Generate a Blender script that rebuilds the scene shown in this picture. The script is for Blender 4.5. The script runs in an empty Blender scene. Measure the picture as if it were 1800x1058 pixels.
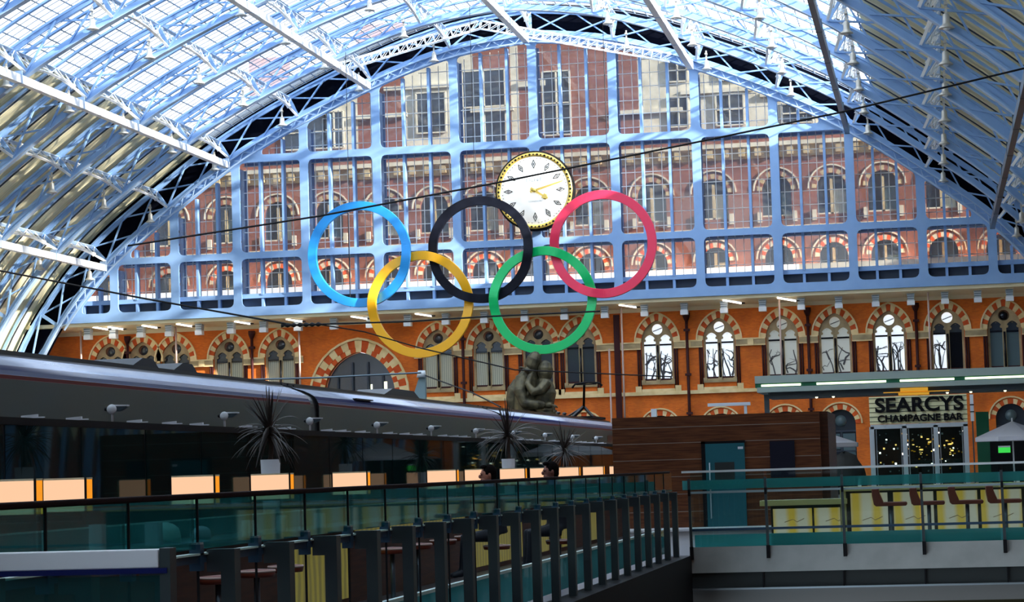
import bpy, bmesh, math, random
import numpy as np
from mathutils import Vector, Matrix
PI = math.pi
random.seed(7)
SC = bpy.context.scene
COL = SC.collection

# ------------------------------------------------------------------ camera
EYE = 1.55
F_PX = 3996.3; YAW = -.18240; PITCH = .07477; ROLL = -.02989
cy_, sy_ = math.cos(YAW), math.sin(YAW); cp_, sp_ = math.cos(PITCH), math.sin(PITCH)
vF = Vector((sy_*cp_, cy_*cp_, sp_)); vR = Vector((cy_, -sy_, 0)); vU = vR.cross(vF)
c_, s_ = math.cos(ROLL), math.sin(ROLL)
vR2 = vR*c_ + vU*s_; vU2 = vU*c_ - vR*s_
cam = bpy.data.cameras.new('camera'); camo = bpy.data.objects.new('camera', cam); COL.objects.link(camo)
cam.sensor_width = 36; cam.lens = F_PX/1800*36; cam.clip_end = 2000; cam.clip_start = .1
camo.matrix_world = Matrix(((vR2.x, vU2.x, -vF.x, 0), (vR2.y, vU2.y, -vF.y, 0), (vR2.z, vU2.z, -vF.z, EYE), (0, 0, 0, 1)))
SC.camera = camo

# ------------------------------------------------------------------ world, sun, exposure
SC.view_settings.view_transform = 'Standard'; SC.view_settings.look = 'None'
SC.view_settings.gamma = 1; SC.view_settings.exposure = 0.0
SC.view_settings.use_curve_mapping = False
w = bpy.data.worlds.new('sky'); SC.world = w; w.use_nodes = True
nt = w.node_tree; nt.nodes.clear()
wo = nt.nodes.new('ShaderNodeOutputWorld'); bg = nt.nodes.new('ShaderNodeBackground')
tc = nt.nodes.new('ShaderNodeTexCoord'); nz = nt.nodes.new('ShaderNodeTexNoise'); nz.inputs['Scale'].default_value = 3.0
cr = nt.nodes.new('ShaderNodeValToRGB'); cr.color_ramp.elements[0].position = .35; cr.color_ramp.elements[1].position = .65
cr.color_ramp.elements[0].color = (.50, .74, 1, 1); cr.color_ramp.elements[1].color = (.90, .95, 1, 1)
nt.links.new(tc.outputs['Generated'], nz.inputs['Vector']); nt.links.new(nz.outputs[0], cr.inputs[0])
nt.links.new(cr.outputs[0], bg.inputs[0]); bg.inputs[1].default_value = 3.0
nt.links.new(bg.outputs[0], wo.inputs[0])
sun = bpy.data.lights.new('sun', 'SUN'); sun.energy = 27.0; sun.angle = math.radians(1.0); sun.color = (1, .91, .78)
suno = bpy.data.objects.new('sun', sun); COL.objects.link(suno)
suno.rotation_euler = Vector((-.85, .26, -.35)).to_track_quat('-Z', 'Y').to_euler()

# ------------------------------------------------------------------ materials
M = {}
def mat(name, col, rough=.6, metal=0, emit=None, es=0, spec=.5, noise=None, bump=None, coat=0):
    m = bpy.data.materials.new(name); m.use_nodes = True; n = m.node_tree; b = n.nodes['Principled BSDF']
    b.inputs['Base Color'].default_value = (*col, 1); b.inputs['Roughness'].default_value = rough
    b.inputs['Metallic'].default_value = metal; b.inputs['Specular IOR Level'].default_value = spec
    b.inputs['Coat Weight'].default_value = coat
    if emit: b.inputs['Emission Color'].default_value = (*emit, 1); b.inputs['Emission Strength'].default_value = es
    if noise:
        sc, col2 = noise
        t = n.nodes.new('ShaderNodeTexCoord'); x = n.nodes.new('ShaderNodeTexNoise'); x.inputs['Scale'].default_value = sc; x.inputs['Detail'].default_value = 6
        mx = n.nodes.new('ShaderNodeMix'); mx.data_type = 'RGBA'
        mx.inputs[6].default_value = (*col, 1); mx.inputs[7].default_value = (*col2, 1)
        rp = n.nodes.new('ShaderNodeMapRange'); rp.inputs[1].default_value = .4; rp.inputs[2].default_value = .65
        n.links.new(t.outputs['Object'], x.inputs['Vector']); n.links.new(x.outputs[0], rp.inputs[0]); n.links.new(rp.outputs[0], mx.inputs[0])
        n.links.new(mx.outputs[2], b.inputs['Base Color'])
    if bump:
        sc, st = bump
        t = n.nodes.new('ShaderNodeTexCoord'); x = n.nodes.new('ShaderNodeTexNoise'); x.inputs['Scale'].default_value = sc; x.inputs['Detail'].default_value = 5
        bp = n.nodes.new('ShaderNodeBump'); bp.inputs['Strength'].default_value = st
        n.links.new(t.outputs['Object'], x.inputs['Vector']); n.links.new(x.outputs[0], bp.inputs['Height']); n.links.new(bp.outputs[0], b.inputs['Normal'])
    M[name] = m; return m
def brickmat(name, c1, c2, mortar, sc=1.0, rough=.85):
    m = mat(name, c1, rough); n = m.node_tree; b = n.nodes['Principled BSDF']
    t = n.nodes.new('ShaderNodeTexCoord'); s = n.nodes.new('ShaderNodeSeparateXYZ'); c = n.nodes.new('ShaderNodeCombineXYZ')
    n.links.new(t.outputs['Object'], s.inputs[0]); n.links.new(s.outputs[0], c.inputs[0]); n.links.new(s.outputs[2], c.inputs[1])
    k = n.nodes.new('ShaderNodeTexBrick'); k.inputs['Scale'].default_value = sc
    k.inputs['Color1'].default_value = (*c1, 1); k.inputs['Color2'].default_value = (*c2, 1); k.inputs['Mortar'].default_value = (*mortar, 1)
    k.inputs['Mortar Size'].default_value = .008; k.inputs['Brick Width'].default_value = .23; k.inputs['Row Height'].default_value = .075
    n.links.new(c.outputs[0], k.inputs['Vector'])
    x = n.nodes.new('ShaderNodeTexNoise'); x.inputs['Scale'].default_value = .6; x.inputs['Detail'].default_value = 8
    mx = n.nodes.new('ShaderNodeMix'); mx.data_type = 'RGBA'; mx.blend_type = 'MULTIPLY'; mx.inputs[0].default_value = .45
    rp = n.nodes.new('ShaderNodeValToRGB'); rp.color_ramp.elements[0].color = (.45, .40, .38, 1); rp.color_ramp.elements[0].position = .35; rp.color_ramp.elements[1].position = .6
    n.links.new(t.outputs['Object'], x.inputs['Vector']); n.links.new(x.outputs[0], rp.inputs[0])
    n.links.new(k.outputs[0], mx.inputs[6]); n.links.new(rp.outputs[0], mx.inputs[7]); n.links.new(mx.outputs[2], b.inputs['Base Color'])
    return m
def glassmat(name, tint, refl=.08, alpha_col=None, cover=0.0, rough=.02, transl=0.0, fk=1.0):
    """thin sheet glass: see-through, with a mirror share and an optional milky film"""
    m = bpy.data.materials.new(name); m.use_nodes = True; n = m.node_tree; n.nodes.clear()
    o = n.nodes.new('ShaderNodeOutputMaterial'); tr = n.nodes.new('ShaderNodeBsdfTransparent'); tr.inputs[0].default_value = (*tint, 1)
    gl = n.nodes.new('ShaderNodeBsdfGlossy'); gl.inputs['Roughness'].default_value = rough
    lw = n.nodes.new('ShaderNodeFresnel'); lw.inputs[0].default_value = 1.5
    mr = n.nodes.new('ShaderNodeMath'); mr.operation = 'MULTIPLY_ADD'; mr.inputs[1].default_value = fk; mr.inputs[2].default_value = refl; mr.use_clamp = True
    n.links.new(lw.outputs[0], mr.inputs[0])
    m1 = n.nodes.new('ShaderNodeMixShader'); n.links.new(mr.outputs[0], m1.inputs[0]); n.links.new(tr.outputs[0], m1.inputs[1]); n.links.new(gl.outputs[0], m1.inputs[2])
    last = m1
    if cover or transl:
        di = n.nodes.new('ShaderNodeBsdfDiffuse'); di.inputs[0].default_value = (*(alpha_col or (1, 1, 1)), 1)
        tl = n.nodes.new('ShaderNodeBsdfTranslucent'); tl.inputs[0].default_value = (*(alpha_col or (1, 1, 1)), 1)
        m2 = n.nodes.new('ShaderNodeMixShader'); m2.inputs[0].default_value = transl; n.links.new(di.outputs[0], m2.inputs[1]); n.links.new(tl.outputs[0], m2.inputs[2])
        m3 = n.nodes.new('ShaderNodeMixShader'); m3.inputs[0].default_value = cover; n.links.new(m1.outputs[0], m3.inputs[1]); n.links.new(m2.outputs[0], m3.inputs[2]); last = m3
    n.links.new(last.outputs[0], o.inputs[0]); M[name] = m; return m
def wavemat(name, c1, c2, scale, axis='X', rough=.5, dist=3, emit=0, prof='SIN', band=(.3, .7)):
    m = mat(name, c1, rough); n = m.node_tree; b = n.nodes['Principled BSDF']
    t = n.nodes.new('ShaderNodeTexCoord'); x = n.nodes.new('ShaderNodeTexWave'); x.bands_direction = axis; x.wave_profile = prof
    x.inputs['Scale'].default_value = scale; x.inputs['Distortion'].default_value = dist; x.inputs['Detail'].default_value = 3
    rp = n.nodes.new('ShaderNodeValToRGB'); rp.color_ramp.elements[0].color = (*c1, 1); rp.color_ramp.elements[1].color = (*c2, 1)
    rp.color_ramp.elements[0].position = band[0]; rp.color_ramp.elements[1].position = band[1]
    n.links.new(t.outputs['Object'], x.inputs['Vector']); n.links.new(x.outputs[0], rp.inputs[0]); n.links.new(rp.outputs[0], b.inputs['Base Color'])
    if emit: n.links.new(rp.outputs[0], b.inputs['Emission Color']); b.inputs['Emission Strength'].default_value = emit
    return m
def grainmat(name, c1, c2):
    m = mat(name, c1, .5, spec=.3); n = m.node_tree; b = n.nodes['Principled BSDF']
    t = n.nodes.new('ShaderNodeTexCoord'); mp = n.nodes.new('ShaderNodeMapping'); mp.inputs['Scale'].default_value = (.9, .9, 14)
    x = n.nodes.new('ShaderNodeTexNoise'); x.inputs['Scale'].default_value = 1.6; x.inputs['Detail'].default_value = 6
    rp = n.nodes.new('ShaderNodeValToRGB'); rp.color_ramp.elements[0].color = (*c1, 1); rp.color_ramp.elements[1].color = (*c2, 1); rp.color_ramp.elements[0].position = .36; rp.color_ramp.elements[1].position = .64
    n.links.new(t.outputs['Object'], mp.inputs[0]); n.links.new(mp.outputs[0], x.inputs['Vector']); n.links.new(x.outputs[0], rp.inputs[0]); n.links.new(rp.outputs[0], b.inputs['Base Color'])
    return m
mat('ironblue', (.25, .43, .75), .5, noise=(1.2, (.28, .47, .79)))
mat('ironpale', (.40, .56, .80), .4)
mat('ironwhite', (.93, .95, .97), .4)
mat('irondark', (.03, .045, .07), .6)
mat('boltgrey', (.05, .06, .09), .4)
wavemat('boards', (.86, .78, .50), (.95, .88, .62), 1.4, 'Y', .7, 2)
glassmat('roofglass', (.95, .98, 1), .0, (.97, .98, 1), .22, transl=.92, fk=.15)
glassmat('screenglass', (.60, .62, .64), .0, (.95, .95, .95), .06, transl=.5)
mat('glazebar', (.72, .70, .66), .5)
mat('glazebarroof', (.24, .28, .34), .5)
mat('gapshade', (.004, .005, .010), 1, spec=0)
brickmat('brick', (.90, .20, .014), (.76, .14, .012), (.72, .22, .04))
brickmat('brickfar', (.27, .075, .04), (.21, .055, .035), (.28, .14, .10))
mat('stone', (.96, .76, .42), .8, noise=(1.5, (.80, .60, .28)))
mat('stonered', (.74, .11, .012), .8, noise=(2, (.62, .08, .010)))
mat('stonegrey', (.54, .42, .23), .8, noise=(1.3, (.36, .27, .15)))
mat('stonewhite', (.72, .66, .52), .8, noise=(.8, (.52, .47, .36)))
mat('granite', (.05, .010, .012), .6, spec=.25)
mat('cream', (.95, .84, .56), .7)
mat('paneblack', (.008, .009, .015), .1)
mat('panegrey', (.10, .16, .18), .2, spec=.6)
mat('panedark', (.03, .04, .055), .15, spec=.8)
wavemat('curtain', (.66, .66, .52), (.40, .42, .33), 2.2, 'X', .8, .6)
mat('skypane', (.8, .85, .9), .4, emit=(.80, .90, 1), es=.85)
mat('greypane', (.4, .42, .4), .4, emit=(.55, .60, .56), es=.35)
mat('branch', (.10, .10, .11), .8)
mat('tubelight', (1, 1, 1), .4, emit=(1, .90, .78), es=7)
mat('ledgeglow', (1, 1, 1), .4, emit=(1, .95, .85), es=2.2); mat('greentube', (1, 1, .8), .4, emit=(1, 1, .66), es=1.6)
mat('fitting', (.55, .62, .68), .4)
mat('ringblue', (.02, .34, .88), .35); mat('ringblack', (.004, .005, .012), .6, noise=(1.2, (.008, .010, .02)), spec=.15)
mat('ringred', (.88, .03, .10), .35); mat('ringyellow', (.95, .47, .01), .35); mat('ringgreen', (.0, .55, .15), .35)
mat('clockwhite', (.88, .89, .86), .9, spec=0, emit=(1, 1, .97), es=.5); mat('gold', (.80, .56, .12), .35, metal=.35); mat('ink', (.008, .008, .010), .8, spec=.1); mat('inkpale', (.35, .42, .45), .6)
mat('bronze', (.12, .105, .06), .5, metal=.4, noise=(2.2, (.035, .032, .02)), bump=(3, 1.0))
mat('trainroof', (.045, .052, .065), .5); mat('trainsilver', (.42, .48, .62), .25, metal=.45, noise=(.8, (.36, .42, .56))); mat('trainblue', (.004, .010, .11), .3)
mat('trainred', (.16, .012, .01), .5); mat('traingrey', (.085, .11, .105), .45, noise=(.25, (.10, .115, .10))); mat('trainyellow', (.6, .45, .05), .5)
mat('traindark', (.01, .012, .015), .3); mat('trainblueband', (.01, .04, .18), .4)
mat('black', (.005, .005, .007), .6, spec=.2); mat('darksteel', (.055, .075, .08), .4, metal=.3, noise=(2, (.045, .06, .07))); mat('rail', (.010, .002, .003), .7, spec=.12)
mat('steel', (.45, .52, .56), .3, metal=.8); mat('steeldark', (.10, .14, .17), .35, metal=.6); mat('bluesteel', (.02, .06, .11), .35)
glassmat('tealglass', (.40, .74, .74), .02, (.03, .24, .25), .10, transl=.5, fk=.7); glassmat('tealband', (.30, .66, .66), .04, (.16, .54, .58), .60, transl=.4)
glassmat('tealstrip', (.35, .80, .80), .03, (.25, .72, .74), .42, transl=.4)
glassmat('darkglass', (.14, .26, .26), .0, (.02, .10, .11), .12, fk=.5); glassmat('doorglass', (.6, .72, .7), .02); glassmat('clearglass', (.85, .95, .93), .02)
mat('edgeglow', (.60, .92, .86), .3)
mat('whitepaint', (.90, .95, 1.0), .4); mat('whiteplastic', (.80, .84, .90), .4)
mat('floorgrey', (.035, .035, .04), .45); mat('floorpale', (.20, .20, .19), .6); mat('concrete', (.42, .44, .42), .8, noise=(3, (.36, .38, .36))); mat('panelgrey', (.035, .042, .042), .6, spec=.2); mat('olive', (.045, .042, .02), .8, spec=.1)
grainmat('walnut', (.075, .022, .008), (.17, .055, .018))
grainmat('walnutplain', (.05, .018, .008), (.09, .030, .012))
mat('tealdoor', (.012, .13, .165), .45); mat('navy', (.003, .004, .018), .4)
wavemat('onyx', (.66, .46, .07), (.62, .58, .46), .85, 'X', .4, 1.6, emit=.34, band=(.1, .75))
wavemat('onyxleft', (.34, .30, .05), (.20, .18, .05), 1.4, 'Y', .4, 3, emit=.30, band=(.1, .9))
mat('counter', (.60, .55, .22), .25, coat=.5); mat('countertop', (.10, .30, .30), .15)
mat('leather', (.20, .035, .014), .45); mat('leatherpale', (.62, .45, .40), .5)
mat('lampface', (.05, .03, .02), .6, emit=(1, .60, .36), es=1.0); mat('lampside', (.05, .02, .005), .6, emit=(1, .33, .012), es=.95)
mat('signboard', (.88, .84, .52), .6); mat('signgap', (.12, .12, .06), .6)
mat('green', (.0, .11, .05), .5); mat('greenlit', (.05, .5, .1), .5, emit=(.05, .8, .08), es=.7)
mat('parasol', (.55, .56, .62), .8); mat('canopy', (.30, .38, .36), .5); mat('canopydark', (.05, .07, .085), .6); mat('amber', (.6, .3, .02), .5, emit=(1, .45, .02), es=.35)
mat('warmglow', (1, .7, .3), .5, emit=(1, .55, .15), es=2.5)
mat('leaf', (.035, .028, .025), .4, noise=(4, (.08, .06, .05))); mat('trunk', (.05, .03, .02), .8); mat('bush', (.008, .010, .010), .8)
mat('skin', (.52, .20, .13), .5); mat('skindark', (.30, .12, .09), .5); mat('hair', (.006, .004, .004), .9, spec=.1); mat('suit', (.006, .012, .022), .7); mat('shoe', (.01, .01, .01), .3); mat('shirt', (.02, .05, .08), .7)
mat('masht', (.18, .28, .32), .5)
mat('railpale', (.78, .84, .84), .4); mat('railgrey', (.30, .40, .42), .4); mat('striptrim', (.30, .24, .20), .5); mat('bell', (.62, .60, .54), .35, metal=.3)

# ------------------------------------------------------------------ helpers
class MB:
    def __init__(s): s.bm = bmesh.new(); s.slots = []
    def mi(s, m):
        if m not in s.slots: s.slots.append(m)
        return s.slots.index(m)
    def hexa(s, p, m='black'):
        v = [s.bm.verts.new(q) for q in p]; k = s.mi(m)
        for f in ((0, 1, 2, 3), (7, 6, 5, 4), (0, 4, 5, 1), (1, 5, 6, 2), (2, 6, 7, 3), (3, 7, 4, 0)):
            fc = s.bm.faces.new([v[i] for i in f]); fc.material_index = k
    def box(s, x0, x1, y0, y1, z0, z1, m='black'):
        s.hexa([(x0, y0, z0), (x0, y1, z0), (x1, y1, z0), (x1, y0, z0), (x0, y0, z1), (x0, y1, z1), (x1, y1, z1), (x1, y0, z1)], m)
    def bar(s, a, b, w, h, m='black', up=(0, 0, 1)):
        a = Vector(a); b = Vector(b); d = (b-a).normalized(); up = Vector(up)
        x = d.cross(up)
        if x.length < 1e-3: x = d.cross(Vector((1, 0, 0)))
        x.normalize(); u = x.cross(d)
        P = [c+x*i*w/2+u*j*h/2 for c in (a, b) for i, j in ((-1, -1), (1, -1), (1, 1), (-1, 1))]
        s.hexa(P, m)
    def tube(s, pts, r, n=6, m='black', cap=True):
        k = s.mi(m); pts = [Vector(p) for p in pts]; rs = r if isinstance(r, (list, tuple)) else [r]*len(pts); rings = []
        ref = None
        for i, p in enumerate(pts):
            d = (pts[min(i+1, len(pts)-1)]-pts[max(i-1, 0)]).normalized()
            if ref is None: ref = Vector((0, 0, 1)) if abs(d.z) < .9 else Vector((1, 0, 0))
            x = d.cross(ref).normalized(); u = x.cross(d); ref = u
            rings.append([s.bm.verts.new(p+(x*math.cos(2*PI*j/n)+u*math.sin(2*PI*j/n))*rs[i]) for j in range(n)])
        for a, b in zip(rings, rings[1:]):
            for j in range(n):
                f = s.bm.faces.new((a[j], a[(j+1) % n], b[(j+1) % n], b[j])); f.material_index = k; f.smooth = n > 5
        if cap:
            for q in (rings[0][::-1], rings[-1]):
                f = s.bm.faces.new(q); f.material_index = k
    def lathe(s, prof, c=(0, 0, 0), n=20, m='black', axis='Z', smooth=True):
        k = s.mi(m); c = Vector(c); rings = []
        for r, h in prof:
            rg = []
            for j in range(n):
                a = 2*PI*j/n; x, y = r*math.cos(a), r*math.sin(a)
                rg.append(s.bm.verts.new(c+Vector((x, y, h) if axis == 'Z' else ((x, h, y) if axis == 'Y' else (h, x, y)))))
            rings.append(rg)
        for a, b in zip(rings, rings[1:]):
            for j in range(n):
                f = s.bm.faces.new((a[j], a[(j+1) % n], b[(j+1) % n], b[j])); f.material_index = k; f.smooth = smooth
        for q in (rings[0], rings[-1]):
            try: f = s.bm.faces.new(q); f.material_index = k
            except ValueError: pass
    def poly(s, pts, m='black'):
        f = s.bm.faces.new([s.bm.verts.new(p) for p in pts]); f.material_index = s.mi(m); return f
    def prism(s, pts, d, m='black'):
        """closed outline (3D points) pushed along d"""
        d = Vector(d); a = [s.bm.verts.new(p) for p in pts]; b = [s.bm.verts.new(Vector(p)+d) for p in pts]; k = s.mi(m)
        for q in (a, b[::-1]): f = s.bm.faces.new(q); f.material_index = k
        for i in range(len(a)):
            j = (i+1) % len(a); f = s.bm.faces.new((a[j], a[i], b[i], b[j])); f.material_index = k
    def plate(s, outer, holes, y0, t, m='black'):
        """flat sheet in XZ with holes, thickness t towards +Y"""
        tb = bmesh.new()
        for lp in [outer]+holes:
            vs = [tb.verts.new((x, y0, z)) for x, z in lp]
            for i in range(len(vs)): tb.edges.new((vs[i], vs[(i+1) % len(vs)]))
        bmesh.ops.triangle_fill(tb, edges=tb.edges[:], use_beauty=True)
        r = bmesh.ops.extrude_face_region(tb, geom=tb.faces[:])
        for v in r['geom']:
            if isinstance(v, bmesh.types.BMVert): v.co.y += t
        bmesh.ops.recalc_face_normals(tb, faces=tb.faces[:])
        k = s.mi(m); mp = {}
        for v in tb.verts: mp[v] = s.bm.verts.new(v.co)
        for f in tb.faces: g = s.bm.faces.new([mp[v] for v in f.verts]); g.material_index = k
        tb.free()
    def build(s, name, parent=None, recalc=True, bevel=0):
        if recalc: bmesh.ops.recalc_face_normals(s.bm, faces=s.bm.faces[:])
        me = bpy.data.meshes.new(name); s.bm.to_mesh(me); s.bm.free()
        for k in s.slots or ['black']: me.materials.append(M[k])
        o = bpy.data.objects.new(name, me); COL.objects.link(o)
        if parent is not None: o.parent = parent
        if bevel: b = o.modifiers.new('bevel', 'BEVEL'); b.width = bevel; b.segments = 2; b.limit_method = 'ANGLE'
        return o
def tag(o, label, cat, group=None, kind=None):
    o['label'] = label; o['category'] = cat
    if group: o['group'] = group
    if kind: o['kind'] = kind
    return o
def struct(o, label, cat='structure'): return tag(o, label, cat, kind='structure')
def empty(name, loc=(0, 0, 0), rz=0):
    o = bpy.data.objects.new(name, None); COL.objects.link(o); o.location = loc; o.rotation_euler = (0, 0, rz); o.empty_display_size = .1; return o
def dup(r, loc=None, rz=None, label=None, scale=None):
    n = r.copy(); COL.objects.link(n)
    if loc is not None: n.location = loc
    if rz is not None: n.rotation_euler = (0, 0, rz)
    if scale is not None: n.scale = (scale,)*3
    if label: n['label'] = label
    def rec(a, b):
        for ch in list(a.children):
            c = ch.copy(); COL.objects.link(c); c.parent = b; rec(ch, c)
    rec(r, n); return n
def textmesh(s, name, size, m, depth, parent=None, loc=(0, 0, 0), sx=1, bold=0, rz=0):
    c = bpy.data.curves.new(name, 'FONT'); c.body = s; c.size = size; c.extrude = depth; c.offset = bold; c.align_x = 'CENTER'; c.align_y = 'CENTER'
    o = bpy.data.objects.new(name+'_tmp', c); COL.objects.link(o); dg = bpy.context.evaluated_depsgraph_get()
    me = bpy.data.meshes.new_from_object(o.evaluated_get(dg)); bpy.data.objects.remove(o)
    me.materials.clear(); me.materials.append(M[m])
    for v in me.vertices: v.co.x *= sx
    q = bpy.data.objects.new(name, me); COL.objects.link(q); q.rotation_euler = (PI/2, 0, rz); q.location = loc
    if parent is not None: q.parent = parent
    return q
ORD = ['first', 'second', 'third', 'fourth', 'fifth', 'sixth', 'seventh', 'eighth', 'ninth', 'tenth', 'eleventh', 'twelfth', 'thirteenth', 'fourteenth', 'fifteenth', 'sixteenth', 'seventeenth', 'eighteenth', 'nineteenth', 'twentieth', 'twenty-first', 'twenty-second', 'twenty-third', 'twenty-fourth', 'twenty-fifth', 'twenty-sixth', 'twenty-seventh', 'twenty-eighth', 'twenty-ninth', 'thirtieth']

# ------------------------------------------------------------------ arch of the shed
XC = -25.85; YS = 150.0; BAY = 8.94
_h = np.array([(0, 30.44), (5.5, 29.72), (10.95, 27.95), (16.1, 25.72), (21.0, 23.1), (25.6, 19.9), (29.95, 16.45), (32.9, 13.1), (35.3, 9), (36.6, 4.5), (37.0, 0)])
_s = np.concatenate([[0], np.cumsum(np.hypot(*np.diff(_h, axis=0).T))])
def _spl(x, y):
    n = len(x); h = np.diff(x); A = np.eye(n); b = np.zeros(n)
    for i in range(1, n-1):
        A[i, i-1:i+2] = h[i-1], 2*(h[i-1]+h[i]), h[i]; b[i] = 6*((y[i+1]-y[i])/h[i]-(y[i]-y[i-1])/h[i-1])
    m = np.linalg.solve(A, b)
    def f(t):
        i = int(min(max(np.searchsorted(x, t)-1, 0), n-2)); d = h[i]; a = x[i+1]-t; c = t-x[i]
        return (m[i]*a**3+m[i+1]*c**3)/(6*d)+(y[i]/d-m[i]*d/6)*a+(y[i+1]/d-m[i+1]*d/6)*c
    return f
_fu, _fz = _spl(_s, _h[:, 0]), _spl(_s, _h[:, 1]); SMAX = float(_s[-1])
_tab = [( _fu(t), _fz(t), t) for t in np.linspace(0, SMAX, 400)]
_tu = np.array([a[0] for a in _tab]); _tz = np.array([a[1] for a in _tab]); _tt = np.array([a[2] for a in _tab])
def G(u): return float(np.interp(abs(u), _tu, _tz))            # underside of the arch over offset u
def S_of(u): return math.copysign(float(np.interp(abs(u), _tu, _tt)), u) if u else 0.0
def arch(sv, off):
    """point on the arch at signed arc length, pushed out by off; returns (u,z), normal"""
    t = min(abs(sv), SMAX); e = .05; t0, t1 = max(t-e, 0), min(t+e, SMAX)
    du, dz = _fu(t1)-_fu(t0), _fz(t1)-_fz(t0)
    if t < .4: dz *= t/.4
    L = math.hypot(du, dz); nx, nzz = -dz/L, du/L
    u, z = _fu(t), _fz(t)
    sg = 1 if sv >= 0 else -1
    return Vector((sg*(u+nx*off), 0, z+nzz*off)), Vector((sg*nx, 0, nzz))
UM = [0, 5.45, 10.95, 16.1, 21.0, 25.5, 29.95]
UALL = [-u for u in UM[:0:-1]]+UM
def sweep(mb, off, wy, h, m, s0=-SMAX, s1=SMAX, n=96, y=0):
    k = mb.mi(m); prev = None
    for i in range(n+1):
        p, nn = arch(s0+(s1-s0)*i/n, off)
        ring = [mb.bm.verts.new(p+Vector((0, y+a*wy/2, 0))+nn*b*h/2) for a, b in ((-1, -1), (1, -1), (1, 1), (-1, 1))]
        if prev:
            for j in range(4):
                f = mb.bm.faces.new((prev[j], prev[(j+1) % 4], ring[(j+1) % 4], ring[j])); f.material_index = k
        else:
            f = mb.bm.faces.new(ring[::-1]); f.material_index = k
        prev = ring
    f = mb.bm.faces.new(prev); f.material_index = k
OI, OO, OS = .55, 2.25, 2.75

# roof ribs
def make_rib():
    r = empty('roof_rib')
    a = MB(); sweep(a, OI, .42, .10, 'ironblue'); sweep(a, OI+.17, .16, .26, 'ironblue'); sweep(a, OI-.06, .46, .05, 'ironpale'); a.build('inner_chord', r)
    a = MB(); sweep(a, OO, .40, .12, 'ironblue'); sweep(a, OO-.15, .14, .22, 'ironblue'); a.build('outer_chord', r)
    a = MB(); nodes = []
    us = [S_of(u) for u in UALL]; us = [-S_of(33.5), ]+us+[S_of(33.5)]
    for p, q in zip(us, us[1:]): nodes += [p, (p+q)/2]
    nodes.append(us[-1])
    e = SMAX-.3
    nodes = [-e, (-e+nodes[0])/2]+nodes+[(e+nodes[-1])/2, e]
    for p, q in zip(nodes, nodes[1:]):
        A, _ = arch(p, OI+.1); B, _ = arch(q, OO-.1); C, _ = arch(p, OO-.1); D, _ = arch(q, OI+.1)
        y = Vector((0, .08, 0))
        a.bar(A-y, B-y, .09, .15, 'ironblue', (0, 1, 0)); a.bar(C+y, D+y, .09, .15, 'ironblue', (0, 1, 0))
    for s0 in us:
        A, _ = arch(s0, OI); B, _ = arch(s0, OO); a.bar(A, B, .22, .16, 'ironblue', (0, 1, 0))
    a.build('cross_bracing', r)
    return r
rib = make_rib(); rib.location = (XC, YS-.1, 0)
tag(rib, 'arched blue lattice roof rib standing directly over the glazed gable screen', 'roof rib', 'arched lattice ribs of the shed roof')
NR = 10
for k in range(1, NR+1):
    dup(rib, (XC, YS-.1-k*BAY, 0), label='arched blue lattice roof rib, %s rib out from the gable screen towards the viewer' % ORD[k-1])

# roof covering: ridge-and-furrow, glass in the middle and boards below
Y0R, Y1R = YS-NR*BAY-2, YS+.9
SG = S_of(21.3)
def cover(name, s0, s1, m, label, pitch=BAY/12, amp=.05, n=26):
    a = MB(); k = a.mi(m); rows = []
    ys = []; y = Y1R; i = 0
    while y > Y0R: ys.append((y, amp if i % 2 else -amp)); y -= pitch; i += 1
    for j in range(n+1):
        sv = s0+(s1-s0)*j/n; r = []
        for y, d in ys:
            p, _ = arch(sv, OS+d); r.append(a.bm.verts.new((XC+p.x, y, p.z)))
        rows.append(r)
    for p, q in zip(rows, rows[1:]):
        for j in range(len(ys)-1):
            f = a.bm.faces.new((p[j], p[j+1], q[j+1], q[j])); f.material_index = k
    return struct(a.build(name, recalc=False), label, 'roof')
cg = cover('ceiling', -SG, SG, 'roofglass', 'clear ridge and furrow glazing over the middle of the train shed')
cover('ceiling', -SMAX, -SG, 'boards', 'cream boarded lower slope of the shed roof on the left', amp=.06)
cover('ceiling', SG, SMAX, 'boards', 'shaded boarded lower slope of the shed roof on the right', amp=.06)
# rafters and glazing bars belong to the roof covering
a = MB()
for b in range(NR+1):
    for q in range(1, 4):
        y = YS-.1-b*BAY+BAY*q/4-BAY
        if y < Y0R: continue
        sweep(a, OS-.24, .26, .12, 'ironblue', n=60, y=y)
o = a.build('rafter', cg); o.location = (XC, 0, 0)
a = MB(); i = 0; y = Y1R
while y > Y0R:
    sweep(a, OS-.16, .05, .03, 'glazebarroof', -SG, SG, 40, y=y)
    i += 1; y -= BAY/12
o = a.build('glazing_bar', cg); o.location = (XC, 0, 0)
a = MB()
for j in range(57):
    sv = -SG+2*SG*j/56; p, nn = arch(sv, OS-.1)
    a.bar((XC+p.x, Y0R, p.z), (XC+p.x, Y1R, p.z), .07, .05, 'glazebarroof', nn)
a.build('cross_bar', cg)
a = MB()                                                     # board laps with dark gaps
y = Y1R-.3
while y > Y0R:
    for s0, s1 in ((-SMAX, -SG), (SG, SMAX)): sweep(a, OS-.16, .14, .06, 'irondark', s0, s1, 24, y=y)
    y -= BAY/4
o = a.build('board_gap', cg); o.location = (XC, 0, 0)

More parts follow.
